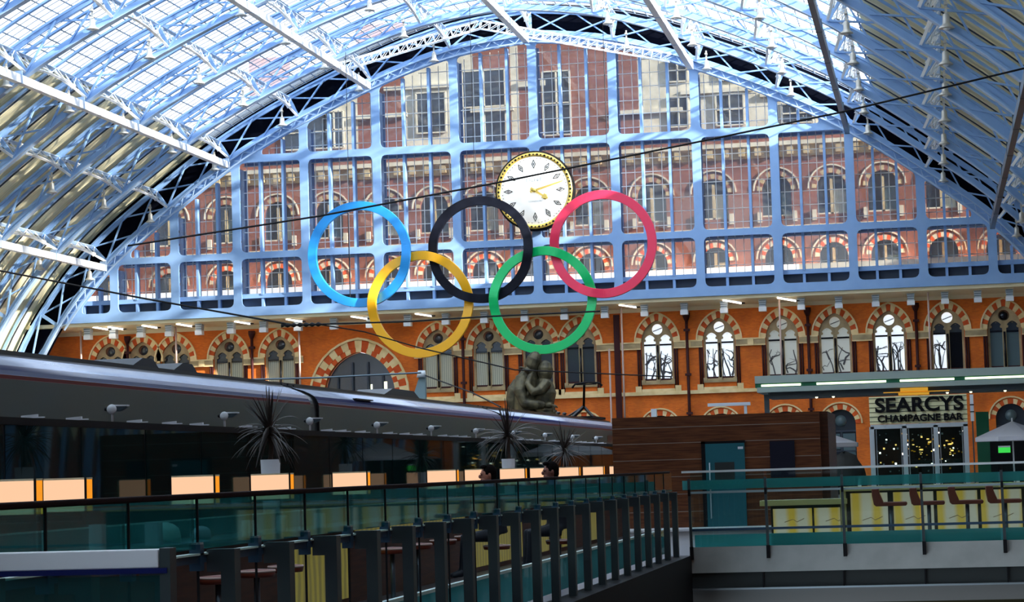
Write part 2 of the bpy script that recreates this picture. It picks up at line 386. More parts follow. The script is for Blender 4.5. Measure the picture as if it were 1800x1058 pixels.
# purlins, one per node line, bowed between the ribs
def make_purlin(u):
    r = empty('roof_purlin', (XC, YS, 0)); s0 = S_of(u)
    _, nn = arch(s0, 0); t = Vector((nn.z, 0, -nn.x))
    P = lambda off, y, d=0: arch(s0, off)[0]+t*d+Vector((0, y, 0))
    a = MB(); a.bar(P(OO-.1, -NR*BAY), P(OO-.1, 0), .22, .06, 'ironpale', nn); a.build('top_chord', r)
    lc = MB(); bc = MB()
    for b in range(NR):
        off = lambda x: OI+.05+.95*math.sin(PI*x)**.7
        N = 6
        for i in range(N):
            x0, x1 = i/N, (i+1)/N; ya, yb = -BAY*(b+x0), -BAY*(b+x1)
            bc.bar(P(off(x0), ya), P(off(x1), yb), .15, .05, 'ironwhite', nn)
            for d in (-.13, .13):
                if i % 2: lc.bar(P(off(x0), ya, d), P(OO-.1, yb, -d), .05, .05, 'ironwhite', nn)
                else: lc.bar(P(OO-.1, ya, d), P(off(x1), yb, -d), .05, .05, 'ironwhite', nn)
            if 0 < i: lc.bar(P(off(x0), ya), P(OO-.1, ya), .06, .06, 'ironwhite', nn)
    bc.build('bottom_chord', r); lc.build('lacing', r)
    return r
for i, u in enumerate(UALL):
    side = 'along the crown of the roof' if u == 0 else ('%s line %s of the crown' % (ORD[abs(i-6)-1], 'left' if u < 0 else 'right'))
    tag(make_purlin(u), 'pale blue bowed lattice roof purlin, '+side, 'roof purlin', 'lattice purlins of the shed roof')
# longitudinal white box beams under the ribs; the right ones coloured dark for shade
names = {-6: 'lowest on the left, ending above the left springing', -4: 'second from the left, at the edge of the boarding', -2: 'left of the crown', 0: 'under the crown', 2: 'right of the crown', 4: 'darkened for shade on the right at the edge of the glazing', 6: 'lowest on the right, darkened for shade'}
for k, i in enumerate((-6, -4, -2, 0, 2, 4, 6)):
    u = UALL[i+6]; z = G(u)-.12
    a = MB(); m = 'ironwhite' if i < 3 else 'steeldark'; hw = .19 if i < 3 else .14
    a.box(XC+u-hw, XC+u+hw, Y0R, YS-1.8, z-.22, z+.22, m)
    r = empty('longitudinal_beam', (0, 0, 0)); 
    a.build('beam', r)
    f = MB()
    for b in range(NR): y = YS-2-b*BAY; f.box(XC+u-hw-.02, XC+u+hw+.02, y-.05, y+.05, z-.24, z+.45, 'ironpale' if i < 3 else 'steeldark')
    f.build('clamp', r)
    tag(r, 'long straight box beam under the ribs, '+names[i], 'beam', 'box beams under the roof ribs')
# faceted access truss under the crown
r = empty('access_truss', (0, 0, 0)); a = MB(); c2 = MB()
pts = [Vector((-38.98, 148.4, 29.0)), Vector((-29.06, 148.4, 31.35)), Vector((-16.32, 148.4, 28.3))]
for p, q in zip(pts, pts[1:]):
    d = q-p; L = d.length; n = int(L/.62); up = Vector((0, 1, 0)).cross(d).normalized()*-1
    if up.z < 0: up = -up
    for dy in (0, .4):
        for h in (0, .55): c2.bar(p+up*h+Vector((0, dy, 0)), q+up*h+Vector((0, dy, 0)), .07, .07, 'ironwhite', (0, 1, 0))
        for i in range(n):
            A = p+d*i/n+Vector((0, dy, 0)); B = p+d*(i+1)/n+Vector((0, dy, 0))
            a.bar(A, A+up*.55, .045, .045, 'ironwhite', (0, 1, 0)); a.bar(A, B+up*.55, .04, .04, 'ironwhite', (0, 1, 0))
c2.build('chord', r); a.build('lacing', r)
tag(r, 'white lattice access truss bent in three facets below the crown of the roof', 'truss')

# bell-shaped roof lamps on every rib
def make_bell():
    r = empty('bell_lamp')
    a = MB(); a.box(-.05, .05, -.03, .03, .45, 1.25, 'bell'); a.box(-.08, .08, -.25, .03, .95, 1.05, 'bell'); a.build('bracket', r)
    a = MB(); a.lathe([(.05, .62), (.12, .58), (.15, .50), (.16, .20), (.20, .12), (.34, .0), (.33, -.03)], (0, 0, 0), 16, 'bell'); a.build('shade', r)
    a = MB(); a.lathe([(.01, .02), (.14, .0), (.15, -.05), (.08, -.10), (.01, -.11)], (0, 0, 0), 12, 'whiteplastic'); a.build('diffuser', r)
    return r
bell = make_bell(); first = True
rows = [(6.6, 29.5, 'row nearest the crown'), (11.9, 27.8, 'second row from crown'), (17.4, 25.7, 'third row from crown'), (22.3, 22.9, 'fourth row from crown'), (27.0, 19.5, 'fifth row from crown'), (31.5, 15.7, 'lowest row')]
for sg in (-1, 1):
    for u, z, nm in rows:
        for k in range(0, 7):
            lb = 'bell-shaped lamp, %s side, %s, %s' % ('left' if sg < 0 else 'right', nm, 'on the rib over the screen' if k == 0 else 'on %s rib out' % ORD[k-1])
            p = (XC+sg*u, YS-.55-k*BAY, z)
            if first: bell.location = p; tag(bell, lb, 'lamp', 'bell lamps under the roof'); first = False
            else: dup(bell, p, label=lb)

# ------------------------------------------------------------------ gable screen
def fillet(pts, rad, only=None):
    out = []; n = len(pts)
    for i in range(n):
        p0, p, p1 = Vector(pts[i-1]), Vector(pts[i]), Vector(pts[(i+1) % n]); a = (p0-p); b = (p1-p)
        if a.length < .3 or b.length < .3 or a.angle(b) > 2.6: out.append(tuple(p)); continue
        rr = min(rad, a.length*.45, b.length*.45); a = a.normalized()*rr+p; b = b.normalized()*rr+p
        for t in (0, .25, .5, .75, 1): q = a.lerp(p, t).lerp(p.lerp(b, t), t); out.append((q.x, q.y))
    return out
def cell(u0, u1, z0, z1, inset=0):
    """outline of an opening clipped by the arch"""
    n = 8; top = []
    us = [u1-(u1-u0)*i/n for i in range(n+1)]
    top = [(u, min(z1, G(u)-.02)) for u in us]
    top = [(u, z) for u, z in top if z > z0+.25]
    if len(top) < 2: return None
    if all(abs(z-z1) < 1e-6 for _, z in top): top = [top[0], top[-1]]
    ua, ub = top[-1][0], top[0][0]
    # add precise corner where the arch meets the sill
    if top[0][1] < z1-.01 and ub < u1-1e-6 or (ub < u1 and u1 > 0): pass
    return [(ua, z0), (ub, z0)]+top
EDGE = 33.1
MUL = [-33.6]+UALL+[33.6]
ROWS = [(13.36, 16.68, 'bottom'), (17.13, 23.36, 'middle'), (23.86, 40, 'top')]
cells = []
for r, (z0, z1, nm) in enumerate(ROWS):
    for i in range(len(MUL)-1):
        u0, u1 = MUL[i]+.29, MUL[i+1]-.29
        if i == 0: u0 = -33.0
        if i == len(MUL)-2: u1 = 33.0
        c = cell(u0, u1, z0, z1)
        if c: cells.append((r, i, c, u0, u1, z0, z1))
outer = [(-33.9, 12.74), (33.9, 12.74)]
N = 60; sA = S_of(33.5)
outer += [(lambda q: (q.x, q.z))(arch(sA-2*sA*i/N, .52)[0]) for i in range(N+1)]
a = MB(); a.plate(outer, [fillet(c[2], .42) for c in cells], 0, .14, 'ironblue')
fr = a.build('trim_1'); fr.location = (XC, YS, 0)
struct(fr, 'blue riveted iron frame of the arched glazed gable screen', 'frame')
a = MB()
for u in UALL:                                                 # deep webs behind the uprights
    a.box(u-.07, u+.07, .14, 2.0, 12.9, G(u)-.05, 'ironblue'); a.box(u-.22, u+.22, 1.9, 2.0, 12.9, G(u)-.05, 'ironblue')
a.build('upright_web', fr)
a = MB()
for z in (13.05, 16.9, 23.6):
    e = 33.2 if z < 14 else (29.9 if z < 18 else 20.9)
    a.box(-e, e, .14, 2.0, z-.06, z+.06, 'ironblue'); a.box(-e, e, 1.85, 2.0, z-.28, z+.28, 'ironblue')
a.build('beam_web', fr)
a = MB()
for u in UALL:
    z = 14.2
    while z < G(u)-1: a.box(u+.05, u+.15, .55, .75, z, z+.15, 'boltgrey'); z += .92
a.build('bolt', fr)
a = MB(); a.box(-33, 33, .45, .75, 13.98, 14.28, 'ironblue'); a.box(-33, 33, .9, 1.0, 13.3, 14.0, 'irondark')
for i in range(len(MUL)-1):
    for q in (1, 2):
        u = MUL[i]+(MUL[i+1]-MUL[i])*q/3; a.box(u-.09, u+.09, .5, .85, 13.3, 14.0, 'ironblue')
a.build('sill_rail', fr)
a = MB(); n = 150
for i in range(n):                                             # laced edge of the arch
    s0 = -sA+2*sA*i/n; s1 = -sA+2*sA*(i+1)/n
    p, _ = arch(s0, .08); q, _ = arch(s1, .5); p2, _ = arch(s0, .5); q2, _ = arch(s1, .08)
    A, B = (p, q) if i % 2 else (p2, q2)
    a.bar((A.x, -.22, A.z), (B.x, -.22, B.z), .04, .07, 'ironpale', (0, 1, 0))
sweep(a, .05, .10, .10, 'ironpale', -sA, sA, 90, y=-.22)
a.build('edge_lacing', fr)
wn = 0
for r, i, c, u0, u1, z0, z1 in cells:
    wn += 1
    zz0 = 14.25 if r == 0 else z0
    W = empty('window_%d' % wn, (XC, YS+.75, 0))
    struct(W, '%s-row window of the gable screen, in the %s bay from the left' % (ROWS[r][2], ORD[i]), 'window')
    a = MB(); sm = MB()
    for q in (1, 2):                                           # blue sub-mullions
        u = MUL[i]+(MUL[i+1]-MUL[i])*q/3; t = min(z1+.1, G(u))
        if t > zz0+.3 and u0 < u < u1: sm.box(u-.085, u+.085, -.35, .25, zz0-.05, t, 'ironblue')
    if sm.slots: sm.build('sub_mullion', W)
    else: sm.bm.free()
    du = (MUL[i+1]-MUL[i])/9
    for q in range(1, 9):
        if q % 3 == 0: continue
        u = MUL[i]+du*q; t = min(z1+.1, G(u))
        if u0 < u < u1 and t > zz0+.2: a.box(u-.022, u+.022, .22, .27, zz0, t, 'glazebar')
    z = zz0+.55
    while z < min(z1, 30.3):
        # clip the bar to the arch
        ua, ub = u0, u1
        lim = float(np.interp(-z, -_tz, _tu))
        ua, ub = max(ua, -lim), min(ub, lim)
        if ub > ua+.15: a.box(ua, ub, .21, .26, z-.025, z+.025, 'glazebar')
        z += .92
    if a.slots: a.build('glazing_bar', W)
    else: a.bm.free()
    g = MB(); ua, ub = MUL[i]+.01, MUL[i+1]-.01; n8 = 8; pl = [(ua, zz0-.1), (ub, zz0-.1)]+[(ub-(ub-ua)*q/n8, max(zz0, min(z1+.2, G(ub-(ub-ua)*q/n8)+.75))) for q in range(n8+1)]
    g.prism([(u, .30, z) for u, z in pl], (0, .012, 0), 'screenglass'); g.build('pane', W)
# black sheet painted for the shade between the end rib and the gable masonry
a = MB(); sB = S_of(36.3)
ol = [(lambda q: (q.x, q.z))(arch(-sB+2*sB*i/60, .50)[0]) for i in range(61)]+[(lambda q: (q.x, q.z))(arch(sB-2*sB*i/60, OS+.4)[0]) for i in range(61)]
a.plate(ol, [], 0, .1, 'gapshade'); o = a.build('wall_gap_shade'); o.location = (XC, YS+.5, 0)
struct(o, 'black sheet for the shaded gap behind the lattice of the last roof rib', 'wall')

# ------------------------------------------------------------------ clock
CX, CZ = -25.72, 20.23
r = empty('station_clock', (CX, YS-.9, CZ)); tag(r, 'large round white station clock with gilt surround hung on the gable screen', 'clock')
a = MB(); a.lathe([(2.68, .55), (2.70, .0), (2.60, -.12), (2.56, -.12)], (0, 0, 0), 72, 'ink', 'Y'); a.build('case', r)
a = MB(); a.lathe([(2.57, -.14), (2.57, -.20), (2.30, -.20), (2.30, -.14)], (0, 0, 0), 72, 'gold', 'Y')
a.build('gilt_surround', r)
a = MB()
for i in range(60):
    t = 2*PI*i/60; x, z = 2.44*math.cos(t), 2.44*math.sin(t); a.lathe([(.01, -.24), (.05 if i % 2 else .075, -.23), (.06 if i % 2 else .085, -.19)], (x, 0, z), 6, 'ink', 'Y')
a.build('rim_stud', r)
a = MB(); a.lathe([(.01, -.17), (2.31, -.17), (2.31, -.12)], (0, 0, 0), 72, 'clockwhite', 'Y'); a.build('dial', r)  # dial emission added to brighten its white face
for i in range(12):
    a = MB()
    t = PI/2-2*PI*i/12; c, s = math.cos(t), math.sin(t)
    L = lambda rr, ww: (c*rr-s*ww, -.175, s*rr+c*ww)
    for sg in (1, -1):
        a.prism([L(1.45, 0), L(1.78, sg*.15), L(2.12, 0), L(2.02, 0), L(1.78, sg*.09), L(1.56, 0)], (0, -.02, 0), 'ink')
    a.prism([L(1.70, -.03), L(1.70, .03), L(1.86, .03), L(1.86, -.03)], (0, -.02, 0), 'ink')
    a.build('hour_mark', r)
a = MB()
for i in range(60):
    if i % 5 == 0: continue
    t = 2*PI*i/60; x, z = 2.18*math.cos(t), 2.18*math.sin(t); a.box(x-.025, x+.025, -.19, -.17, z-.025, z+.025, 'ink')
a.build('minute_track', r)
def hand(name, ang, L, w, fin):
    a = MB(); t = math.radians(90-ang); c, s = math.cos(t), math.sin(t); Q = lambda rr, ww: (c*rr-s*ww, -.22, s*rr+c*ww)
    a.prism([Q(-.3, w*.7), Q(-.3, -w*.7), Q(L, -w*.35), Q(L+.15, 0), Q(L, w*.35)], (0, -.04, 0), 'gold')
    if fin: a.lathe([(.01, -.27), (.19, -.26), (.19, -.22)], Q(L-.1, 0)[:1]+(0,)+Q(L-.1, 0)[2:], 14, 'gold', 'Y'); a.prism([Q(L-.28, .2), Q(L-.28, -.2), Q(L+.18, 0)], (0, -.05, 0), 'gold')
    return a.build(name, r)
hand('minute_hand', 74, 1.95, .12, False); hand('hour_hand', 122, .95, .15, True)
a = MB(); a.lathe([(.01, -.30), (.13, -.28), (.13, -.2)], (0, 0, 0), 16, 'gold', 'Y'); a.build('hub', r)
textmesh('DENT', 'dial_lettering', .34, 'inkpale', .005, r, (0, -.19, .72), 1.25)
textmesh('LONDON', 'dial_lettering', .17, 'inkpale', .005, r, (.05, -.19, -.72), 1.2)

# ------------------------------------------------------------------ five rings, linked
YR = 140.0; RO, RI = 3.38, 2.82
ringd = [('ringblue', -35.60, 15.62, [(12, -1), (-67, 1)], 'bright blue ring, top left of the five hanging rings'),
         ('ringblack', -27.75, 15.55, [(214, 1), (258, -1), (326, -1), (282, 1)], 'black ring, top middle of the five hanging rings'),
         ('ringred', -19.95, 15.52, [(214, 1), (258, -1)], 'red ring, top right of the five hanging rings'),
         ('ringyellow', -31.72, 12.25, [], 'yellow ring, bottom left of the five hanging rings'),
         ('ringgreen', -23.86, 12.18, [], 'green ring, bottom right of the five hanging rings')]
def crossings(c0, c1):
    dx, dz = c1[0]-c0[0], c1[1]-c0[1]; d = math.hypot(dx, dz); Rm = (RO+RI)/2; h = math.acos(d/2/Rm); b = math.atan2(dz, dx)
    return b+h, b-h
cen = {n: (x, z) for n, x, z, _, _ in ringd}
# sign -1 = nearer the viewer
over = {n: [] for n in cen}
for up, lo, uptop in (('ringblue', 'ringyellow', -1), ('ringblack', 'ringyellow', 1), ('ringblack', 'ringgreen', -1), ('ringred', 'ringgreen', 1)):
    for t in crossings(cen[up], cen[lo]):
        p = (cen[up][0]+3.1*math.cos(t), cen[up][1]+3.1*math.sin(t)); low = cen[lo]
        tops = [cen[up][1]+3.1*math.sin(q) for q in crossings(cen[up], cen[lo])]
        sgn = uptop if p[1] >= max(tops)-1e-3 else -uptop
        over[up].append((t, sgn*.25)); over[lo].append((math.atan2(p[1]-low[1], p[0]-low[0]), -sgn*.25))
for n, x, z, _, lb in ringd:
    a = MB(); k = a.mi(n); N = 144; prev = None; fr_ = None
    for i in range(N+1):
        t = 2*PI*i/N; yo = 0
        for tc_, v in over[n]:
            d = abs((t-tc_+PI) % (2*PI)-PI); yo += v*math.exp(-(d/.26)**2)
        if i == N: ring = fr_
        else: ring = [a.bm.verts.new((rr*math.cos(t), yo+y, rr*math.sin(t))) for rr, y in ((RO, -.16), (RO, .16), (RI, .16), (RI, -.16))]
        if prev:
            for j in range(4): f = a.bm.faces.new((prev[j], prev[(j+1) % 4], ring[(j+1) % 4], ring[j])); f.material_index = k
        else: fr_ = ring
        prev = ring
    o = a.build('hanging_ring', bevel=.02); o.location = (x, YR, z); tag(o, lb, 'ring', 'five linked hanging rings')

# suspension wires and overhead cables
def cable(name, pts, rr, label, sag=0, cat='cable', m='black', grp=None):
    a = MB(); P = []
    for p, q in zip(pts, pts[1:]):
        for i in range(16): t = i/16; v = Vector(p).lerp(Vector(q), t); v.z -= sag*4*t*(1-t); P.append(v)
    P.append(Vector(pts[-1])); a.tube(P, rr, 5, m); return tag(a.build(name), label, cat, grp)
for x, zt, nm in ((-36.2, G(-36.2-XC), 'blue'), (-28.0, G(-28-XC)+.4, 'black'), (-19.5, G(-19.5-XC), 'red')):
    cable('suspension_wire', [(x, YR+.02, zt+.5), (x, YR+.02, 15.62+3.35)], .018, 'thin steel wire holding up the %s ring' % nm, cat='wire', grp='wires of the rings')
cable('suspension_wire', [(-36.35, YR+.25, 18.3), (-36.35, YR+.25, 12.3)], .03, 'dark wire hanging down inside the blue ring', cat='wire', grp='wires of the rings')
def ray(px, py, Y):
    d = vF*F_PX+vR2*(px-900)+vU2*(529-py); d = d*(Y/d.y); return (d.x, d.y, d.z+EYE)
YC = 100
cable('overhead_cable', [ray(225, 432, 76), ray(560, 380, 76), ray(870, 322, 76), ray(1200, 255, 76), ray(1480, 197, 76), ray(1830, 113, 76)], .035, 'long black cable rising to the right across the clock and gable screen', .0)
cable('overhead_cable', [ray(-30, 470, YC), ray(250, 524, YC), ray(520, 572, YC)], .045, 'black cable falling from the left edge to the insulator string', .0)
cable('overhead_cable', [ray(560, 570, YC), ray(640, 583, YC), ray(740, 612, YC), ray(905, 650, YC), ray(1180, 662, YC)], .03, 'black cable passing through the yellow ring behind the bronze statue', .0)
cable('overhead_cable', [ray(560, 570, YC), ray(720, 565, YC), ray(860, 556, YC), ray(1055, 547, YC)], .04, 'nearly level black cable across the yellow and green rings', .0)
cable('overhead_cable', [ray(748, 660, 95), ray(830, 690, 88), ray(880, 715, 84)], .03, 'short black cable dropping from the tapered grey mast to the train roof', .0)
cable('overhead_cable', [ray(400, 668, 80), ray(560, 664, 80), ray(740, 655, 80)], .035, 'level grey cable above the train roof left of the tapered mast', m='steeldark')
o = MB()
pa, pb = Vector(ray(495, 572, YC)), Vector(ray(565, 570, YC))
o.tube([pa.lerp(pb, i/13) for i in range(14)], [.04 if i % 2 else .11 for i in range(14)], 8, 'black')
tag(o.build('insulator_string'), 'dark ribbed insulator string where the black cables meet', 'insulator')
# tapered mast behind the train
a = MB(); Y = 95
p0, p1, p2, p3 = ray(720, 715, Y), ray(748, 715, Y), ray(747, 662, Y), ray(737, 662, Y)
a.prism([p0, p1, p2, p3], (0, .25, 0), 'masht'); r_ = a.build('cable_mast'); tag(r_, 'tapered grey-blue cable mast rising behind the train below the yellow ring', 'mast')
a = MB(); q = Vector(ray(741, 657, Y)); a.tube([q-Vector((0, 0, .15)), q+Vector((0, 0, .14))], [.22, .16], 8, 'fitting'); a.build('mast_cap', r_)

# ------------------------------------------------------------------ brick wall under the screen
YW = 152.5
WX = [-57.13, -54.69, -52.25, -48.38, -44.66, -33.42, -29.87, -26.42, -23.52, -18.25, -14.07, -9.85, -6.35, -2.78, 1.01, 4.68]
def parch(w, h, cx, z, n=10, close=True):
    """pointed arch from right springing to left springing"""
    R = (w*w+h*h)/(2*w); A = math.asin(min(1, h/R)); out = []
    for i in range(n+1): t = A*i/n; out.append((cx+(w-R)+R*math.cos(t), z+R*math.sin(t)))
    for i in range(n-1, -1, -1): t = A*i/n; out.append((cx-(w-R)-R*math.cos(t), z+R*math.sin(t)))
    return out
def lancet(cx, w, z0, zs, h): return [(cx-w, z0), (cx+w, z0)]+parch(w, h, cx, zs, 6)
def opening(cx): return [(cx-1.08, 7.15), (cx+1.08, 7.15)]+parch(1.08, 1.45, cx, 9.98)
LX = [-23.4, -18.22, -14.12, -9.83, -6.2, 4.86]
def lower(cx): return [(cx-.98, .3), (cx+.98, .3)]+parch(.98, .95, cx, 4.05)
holes = [opening(x) for x in WX]+[lower(x) for x in LX]+[[(-41.55, .1), (-36.5, .1)]+parch(2.52, 2.95, -39.02, 7.15)]
a = MB(); a.plate([(-66, -.2), (14, -.2), (14, 12.6), (-66, 12.6)], holes, 0, .7, 'brick')
wb = a.build('wall_back'); wb.location = (0, YW, 0); struct(wb, 'orange-red brick wall with gothic windows under the glazed screen', 'wall')
a = MB()
a.prism([(-66, -.02, 12.0), (-66, -.28, 12.25), (-66, -2.3, 12.5), (-66, -2.3, 12.74), (-66, .1, 12.74)], (80, 0, 0), 'cream')
o = a.build('trim_2'); o.location = (0, YW, 0); struct(o, 'cream cove moulding running under the gable screen', 'moulding')
# string course between windows, ledge
a = MB(); ed = sorted(WX)
segs = []; prev = -64
for x in sorted(WX+[-39.02]):
    hw = 3.95 if x == -39.02 else 1.12
    if x-hw > prev+.1: segs.append((prev, x-hw))
    prev = x+hw
segs.append((prev, 13))
for x0, x1 in segs:
    if x0 > -44 and x1 < -34.4 and (x0 < -43.2 or x1 > -35.2): pass
    a.box(x0, x1, -.14, .0, 9.52, 9.98, 'stonegrey'); a.box(x0, x1, -.18, .0, 9.90, 10.0, 'stone'); a.box(x0, x1, -.18, .0, 9.48, 9.56, 'stone')
    if x1-x0 > 1.6: xm = (x0+x1)/2; a.box(xm-.2, xm+.2, -.22, 0, 9.5, 10.0, 'stone')
o = a.build('trim_3'); o.location = (0, YW, 0); struct(o, 'carved cream string course between the gothic windows', 'moulding')
a = MB(); a.box(-34.6, 13, -.22, 0, 6.38, 6.62, 'stone'); a.box(-64, -43.2, -.22, 0, 6.38, 6.62, 'stone')
o = a.build('trim_4'); o.location = (0, YW, 0); struct(o, 'cream stone ledge below the gothic windows', 'moulding')
def ringband(mb, w0, h0, w1, h1, cx, z, y0, y1, cols, n, full=True):
    """voussoirs between two pointed arches, alternating colours"""
    def pt(w, h, t):          # t in 0..1 right springing -> left springing
        R = (w*w+h*h)/(2*w); A = math.asin(min(1, h/R))
        if t <= .5: q = A*t*2; return cx+(w-R)+R*math.cos(q), z+R*math.sin(q)
        q = A*(1-t)*2; return cx-(w-R)-R*math.cos(q), z+R*math.sin(q)
    for i in range(n):
        t0, t1 = i/n, (i+1)/n; sub = 2 if n > 4 else 8
        for s in range(sub):
            a0 = t0+(t1-t0)*s/sub; a1 = t0+(t1-t0)*(s+1)/sub
            A, B, C, D = pt(w0, h0, a0), pt(w1, h1, a0), pt(w1, h1, a1), pt(w0, h0, a1)
            mb.prism([(p[0], y0, p[1]) for p in (A, B, C, D)], (0, y1-y0, 0), cols[i % len(cols)])
BR = random.Random(3)
def branches(mb, cx, w, z0, z1, y, n=5):
    for i in range(n):
        x = cx+BR.uniform(-w, w); z = z0 if i % 2 else BR.uniform(z0, z1); P = [(x, y, z)]; d = BR.uniform(-.9, .9) if i % 2 else BR.choice((-1, 1))*BR.uniform(.9, 1.6); v = BR.uniform(.2, .5)
        for s in range(9):
            nx, nz_ = P[-1][0]+d*.16, P[-1][2]+v
            d += BR.uniform(-.6, .6); v = max(.03, v+BR.uniform(-.12, .12)) if i % 2 else BR.uniform(-.08, .2)
            if nz_ > z1: break
            if abs(nx-cx) > w: nx = cx+math.copysign(w, nx-cx); d = -d*.6
            P.append((nx, y, nz_))
        if len(P) > 1: r0 = BR.uniform(.03, .075); mb.tube(P, [r0*(1-.1*j) for j in range(len(P))], 5, 'branch')
def gothic(cx, n, kind, label):
    W = empty('window_%d' % n, (cx, YW, 0)); struct(W, label, 'window')
    a = MB(); ringband(a, 1.08, 1.45, 1.46, 1.90, 0, 9.98, -.06, .15, ['stone', 'stonered'], 15); a.build('voussoir', W)
    a = MB(); ringband(a, 1.46, 1.90, 1.56, 2.02, 0, 9.98, -.16, .02, ['stone'], 2); a.build('hood_mould', W)
    a = MB(); L0 = [lancet(sx*.53, .40, 7.38, 9.98, .48) for sx in (-1, 1)]
    rd = [(.36*math.cos(2*PI*i/20), 10.83+.36*math.sin(2*PI*i/20)) for i in range(20)]
    a.plate([(-1.08, 7.15), (1.08, 7.15)]+parch(1.08, 1.45, 0, 9.98), [L0[0], L0[1], rd], .16, .16, 'stonegrey'); a.build('tracery', W)
    a = MB()
    for sx in (-1, 1):
        a.lathe([(.02, 10.86-10.48), (.05, .36)], (sx*.53, .15, 9.98), 8, 'stonegrey')
        for k in (-1, 1): a.lathe([(.10, 0), (.10, .14)], (sx*.53+k*.36, .17, 10.10), 10, 'stonegrey', 'Y')
    a.build('cusp', W)
    a = MB()
    for x in (-1.32, -1.16, 1.16, 1.32): a.tube([(x, -.07, 6.75), (x, -.07, 9.5)], .065, 8, 'granite')
    a.tube([(0, .10, 7.4), (0, .10, 9.75)], .07, 8, 'paneblack'); a.build('shaft', W)
    a = MB(); a.box(-1.16, 1.16, -.12, .3, 7.10, 7.26, 'stonegrey'); a.box(-1.12, 1.12, -.16, .1, 6.62, 6.80, 'stone')
    for x in (-1.34, 1.34): a.box(x-.2, x+.2, -.2, .05, 6.62, 7.0, 'stone')
    for x in (-1.0, 0, 1.0): a.box(x-.12, x+.12, -.16, .2, 7.2, 7.42, 'stonegrey')
    a.build('sill', W)
    pm = {'curtain': 'curtain', 'sky': 'skypane', 'grey': 'greypane', 'dark': 'panedark', 'half': 'skypane', 'teal': 'panegrey'}[kind]
    for i, sx in enumerate((-1, 1)):
        m = pm if not (kind == 'half' and sx > 0) else 'paneblack'
        a = MB(); a.box(sx*.53-.43, sx*.53+.43, .36, .40, 7.30, 9.72, m); a.box(sx*.53-.43, sx*.53+.43, .36, .40, 9.72, 10.5, 'panedark' if kind in ('curtain', 'dark', 'teal', 'half') else pm); a.build('pane', W)
    a = MB(); a.lathe([(.01, 0), (.40, 0), (.40, .03)], (0, .36, 10.83), 20, {'curtain': 'panedark', 'sky': 'skypane', 'grey': 'greypane', 'dark': 'panedark', 'half': 'skypane', 'teal': 'paneblack'}[kind], 'Y'); a.build('roundel_pane', W)
    a = MB()
    for sx in (-1, 1): a.box(sx*.53-.42, sx*.53+.42, .24, .32, 9.72, 9.84, 'paneblack'); a.box(sx*.53-.42, sx*.53+.42, .22, .34, 7.3, 7.5, 'granite')
    a.build('transom', W)
    if kind in ('sky', 'half', 'grey'):
        a = MB()
        for sx in (-1, 1):
            if kind == 'half' and sx > 0: continue
            branches(a, sx*.53, .38, 7.5, 9.4, .32, 8 if kind != 'grey' else 3)
        a.tube([(-.3, .32, 10.70), (.32, .32, 10.92)], .03, 5, 'branch'); a.build('branch_silhouette', W)
    return W
kinds = ['curtain', 'curtain', 'curtain', 'curtain', 'curtain', 'curtain', 'curtain', 'dark', 'sky', 'sky', 'sky', 'grey', 'grey', 'sky', 'half', 'teal']
kinds[8] = 'dark'
kinds[12] = 'grey'; kinds[11] = 'grey'; kinds[13] = 'sky'
kdesc = {'curtain': 'with pale drawn curtains', 'sky': 'bright with bare branches showing', 'grey': 'with pale grey panes', 'dark': 'with dark panes', 'half': 'half bright and half black', 'teal': 'with dull teal blinds'}
for i, x in enumerate(WX):
    wn += 1; gothic(x, wn, kinds[i], 'pointed gothic window %s, %s from the left in the brick wall' % (kdesc[kinds[i]], ORD[i]))
# great arch
wn += 1; W = empty('window_%d' % wn, (-39.02, YW, 0)); struct(W, 'great pointed archway with dark glazing in the brick wall', 'window')
a = MB(); ringband(a, 2.52, 2.95, 2.86, 3.28, 0, 7.15, -.02, .2, ['stonered', 'stone'], 23); ringband(a, 2.86, 3.28, 3.42, 3.80, 0, 7.15, -.06, .1, ['stone', 'stonered'], 21); a.build('voussoir', W)
a = MB(); ringband(a, 3.42, 3.80, 3.56, 3.95, 0, 7.15, -.18, .02, ['stone'], 2); a.build('hood_mould', W)
a = MB()
for x in (-1.6, -.55, .55, 1.6): a.box(x-.06, x+.06, .3, .4, .1, 9.9-abs(x)*.9, 'irondark')
for z in (3, 5, 7.1): a.box(-2.5, 2.5, .3, .4, z-.06, z+.06, 'irondark')
a.build('glazing_bar', W)
a = MB(); a.prism([(x, .5, z) for x, z in [(-2.5, .1), (2.5, .1)]+parch(2.5, 2.93, 0, 7.15)], (0, .05, 0), 'panedark'); a.build('pane', W)
a = MB()
for x, z, w_, h_ in ((1.75, 7.6, .22, .8), (1.35, 7.2, .25, .5), (.75, 7.4, .12, .9), (2.1, 7.0, .14, .7)): a.box(x-w_/2, x+w_/2, .44, .48, z-h_/2, z+h_/2, 'lampside' if 0 else 'greentube')
a.build('lit_pane', W)
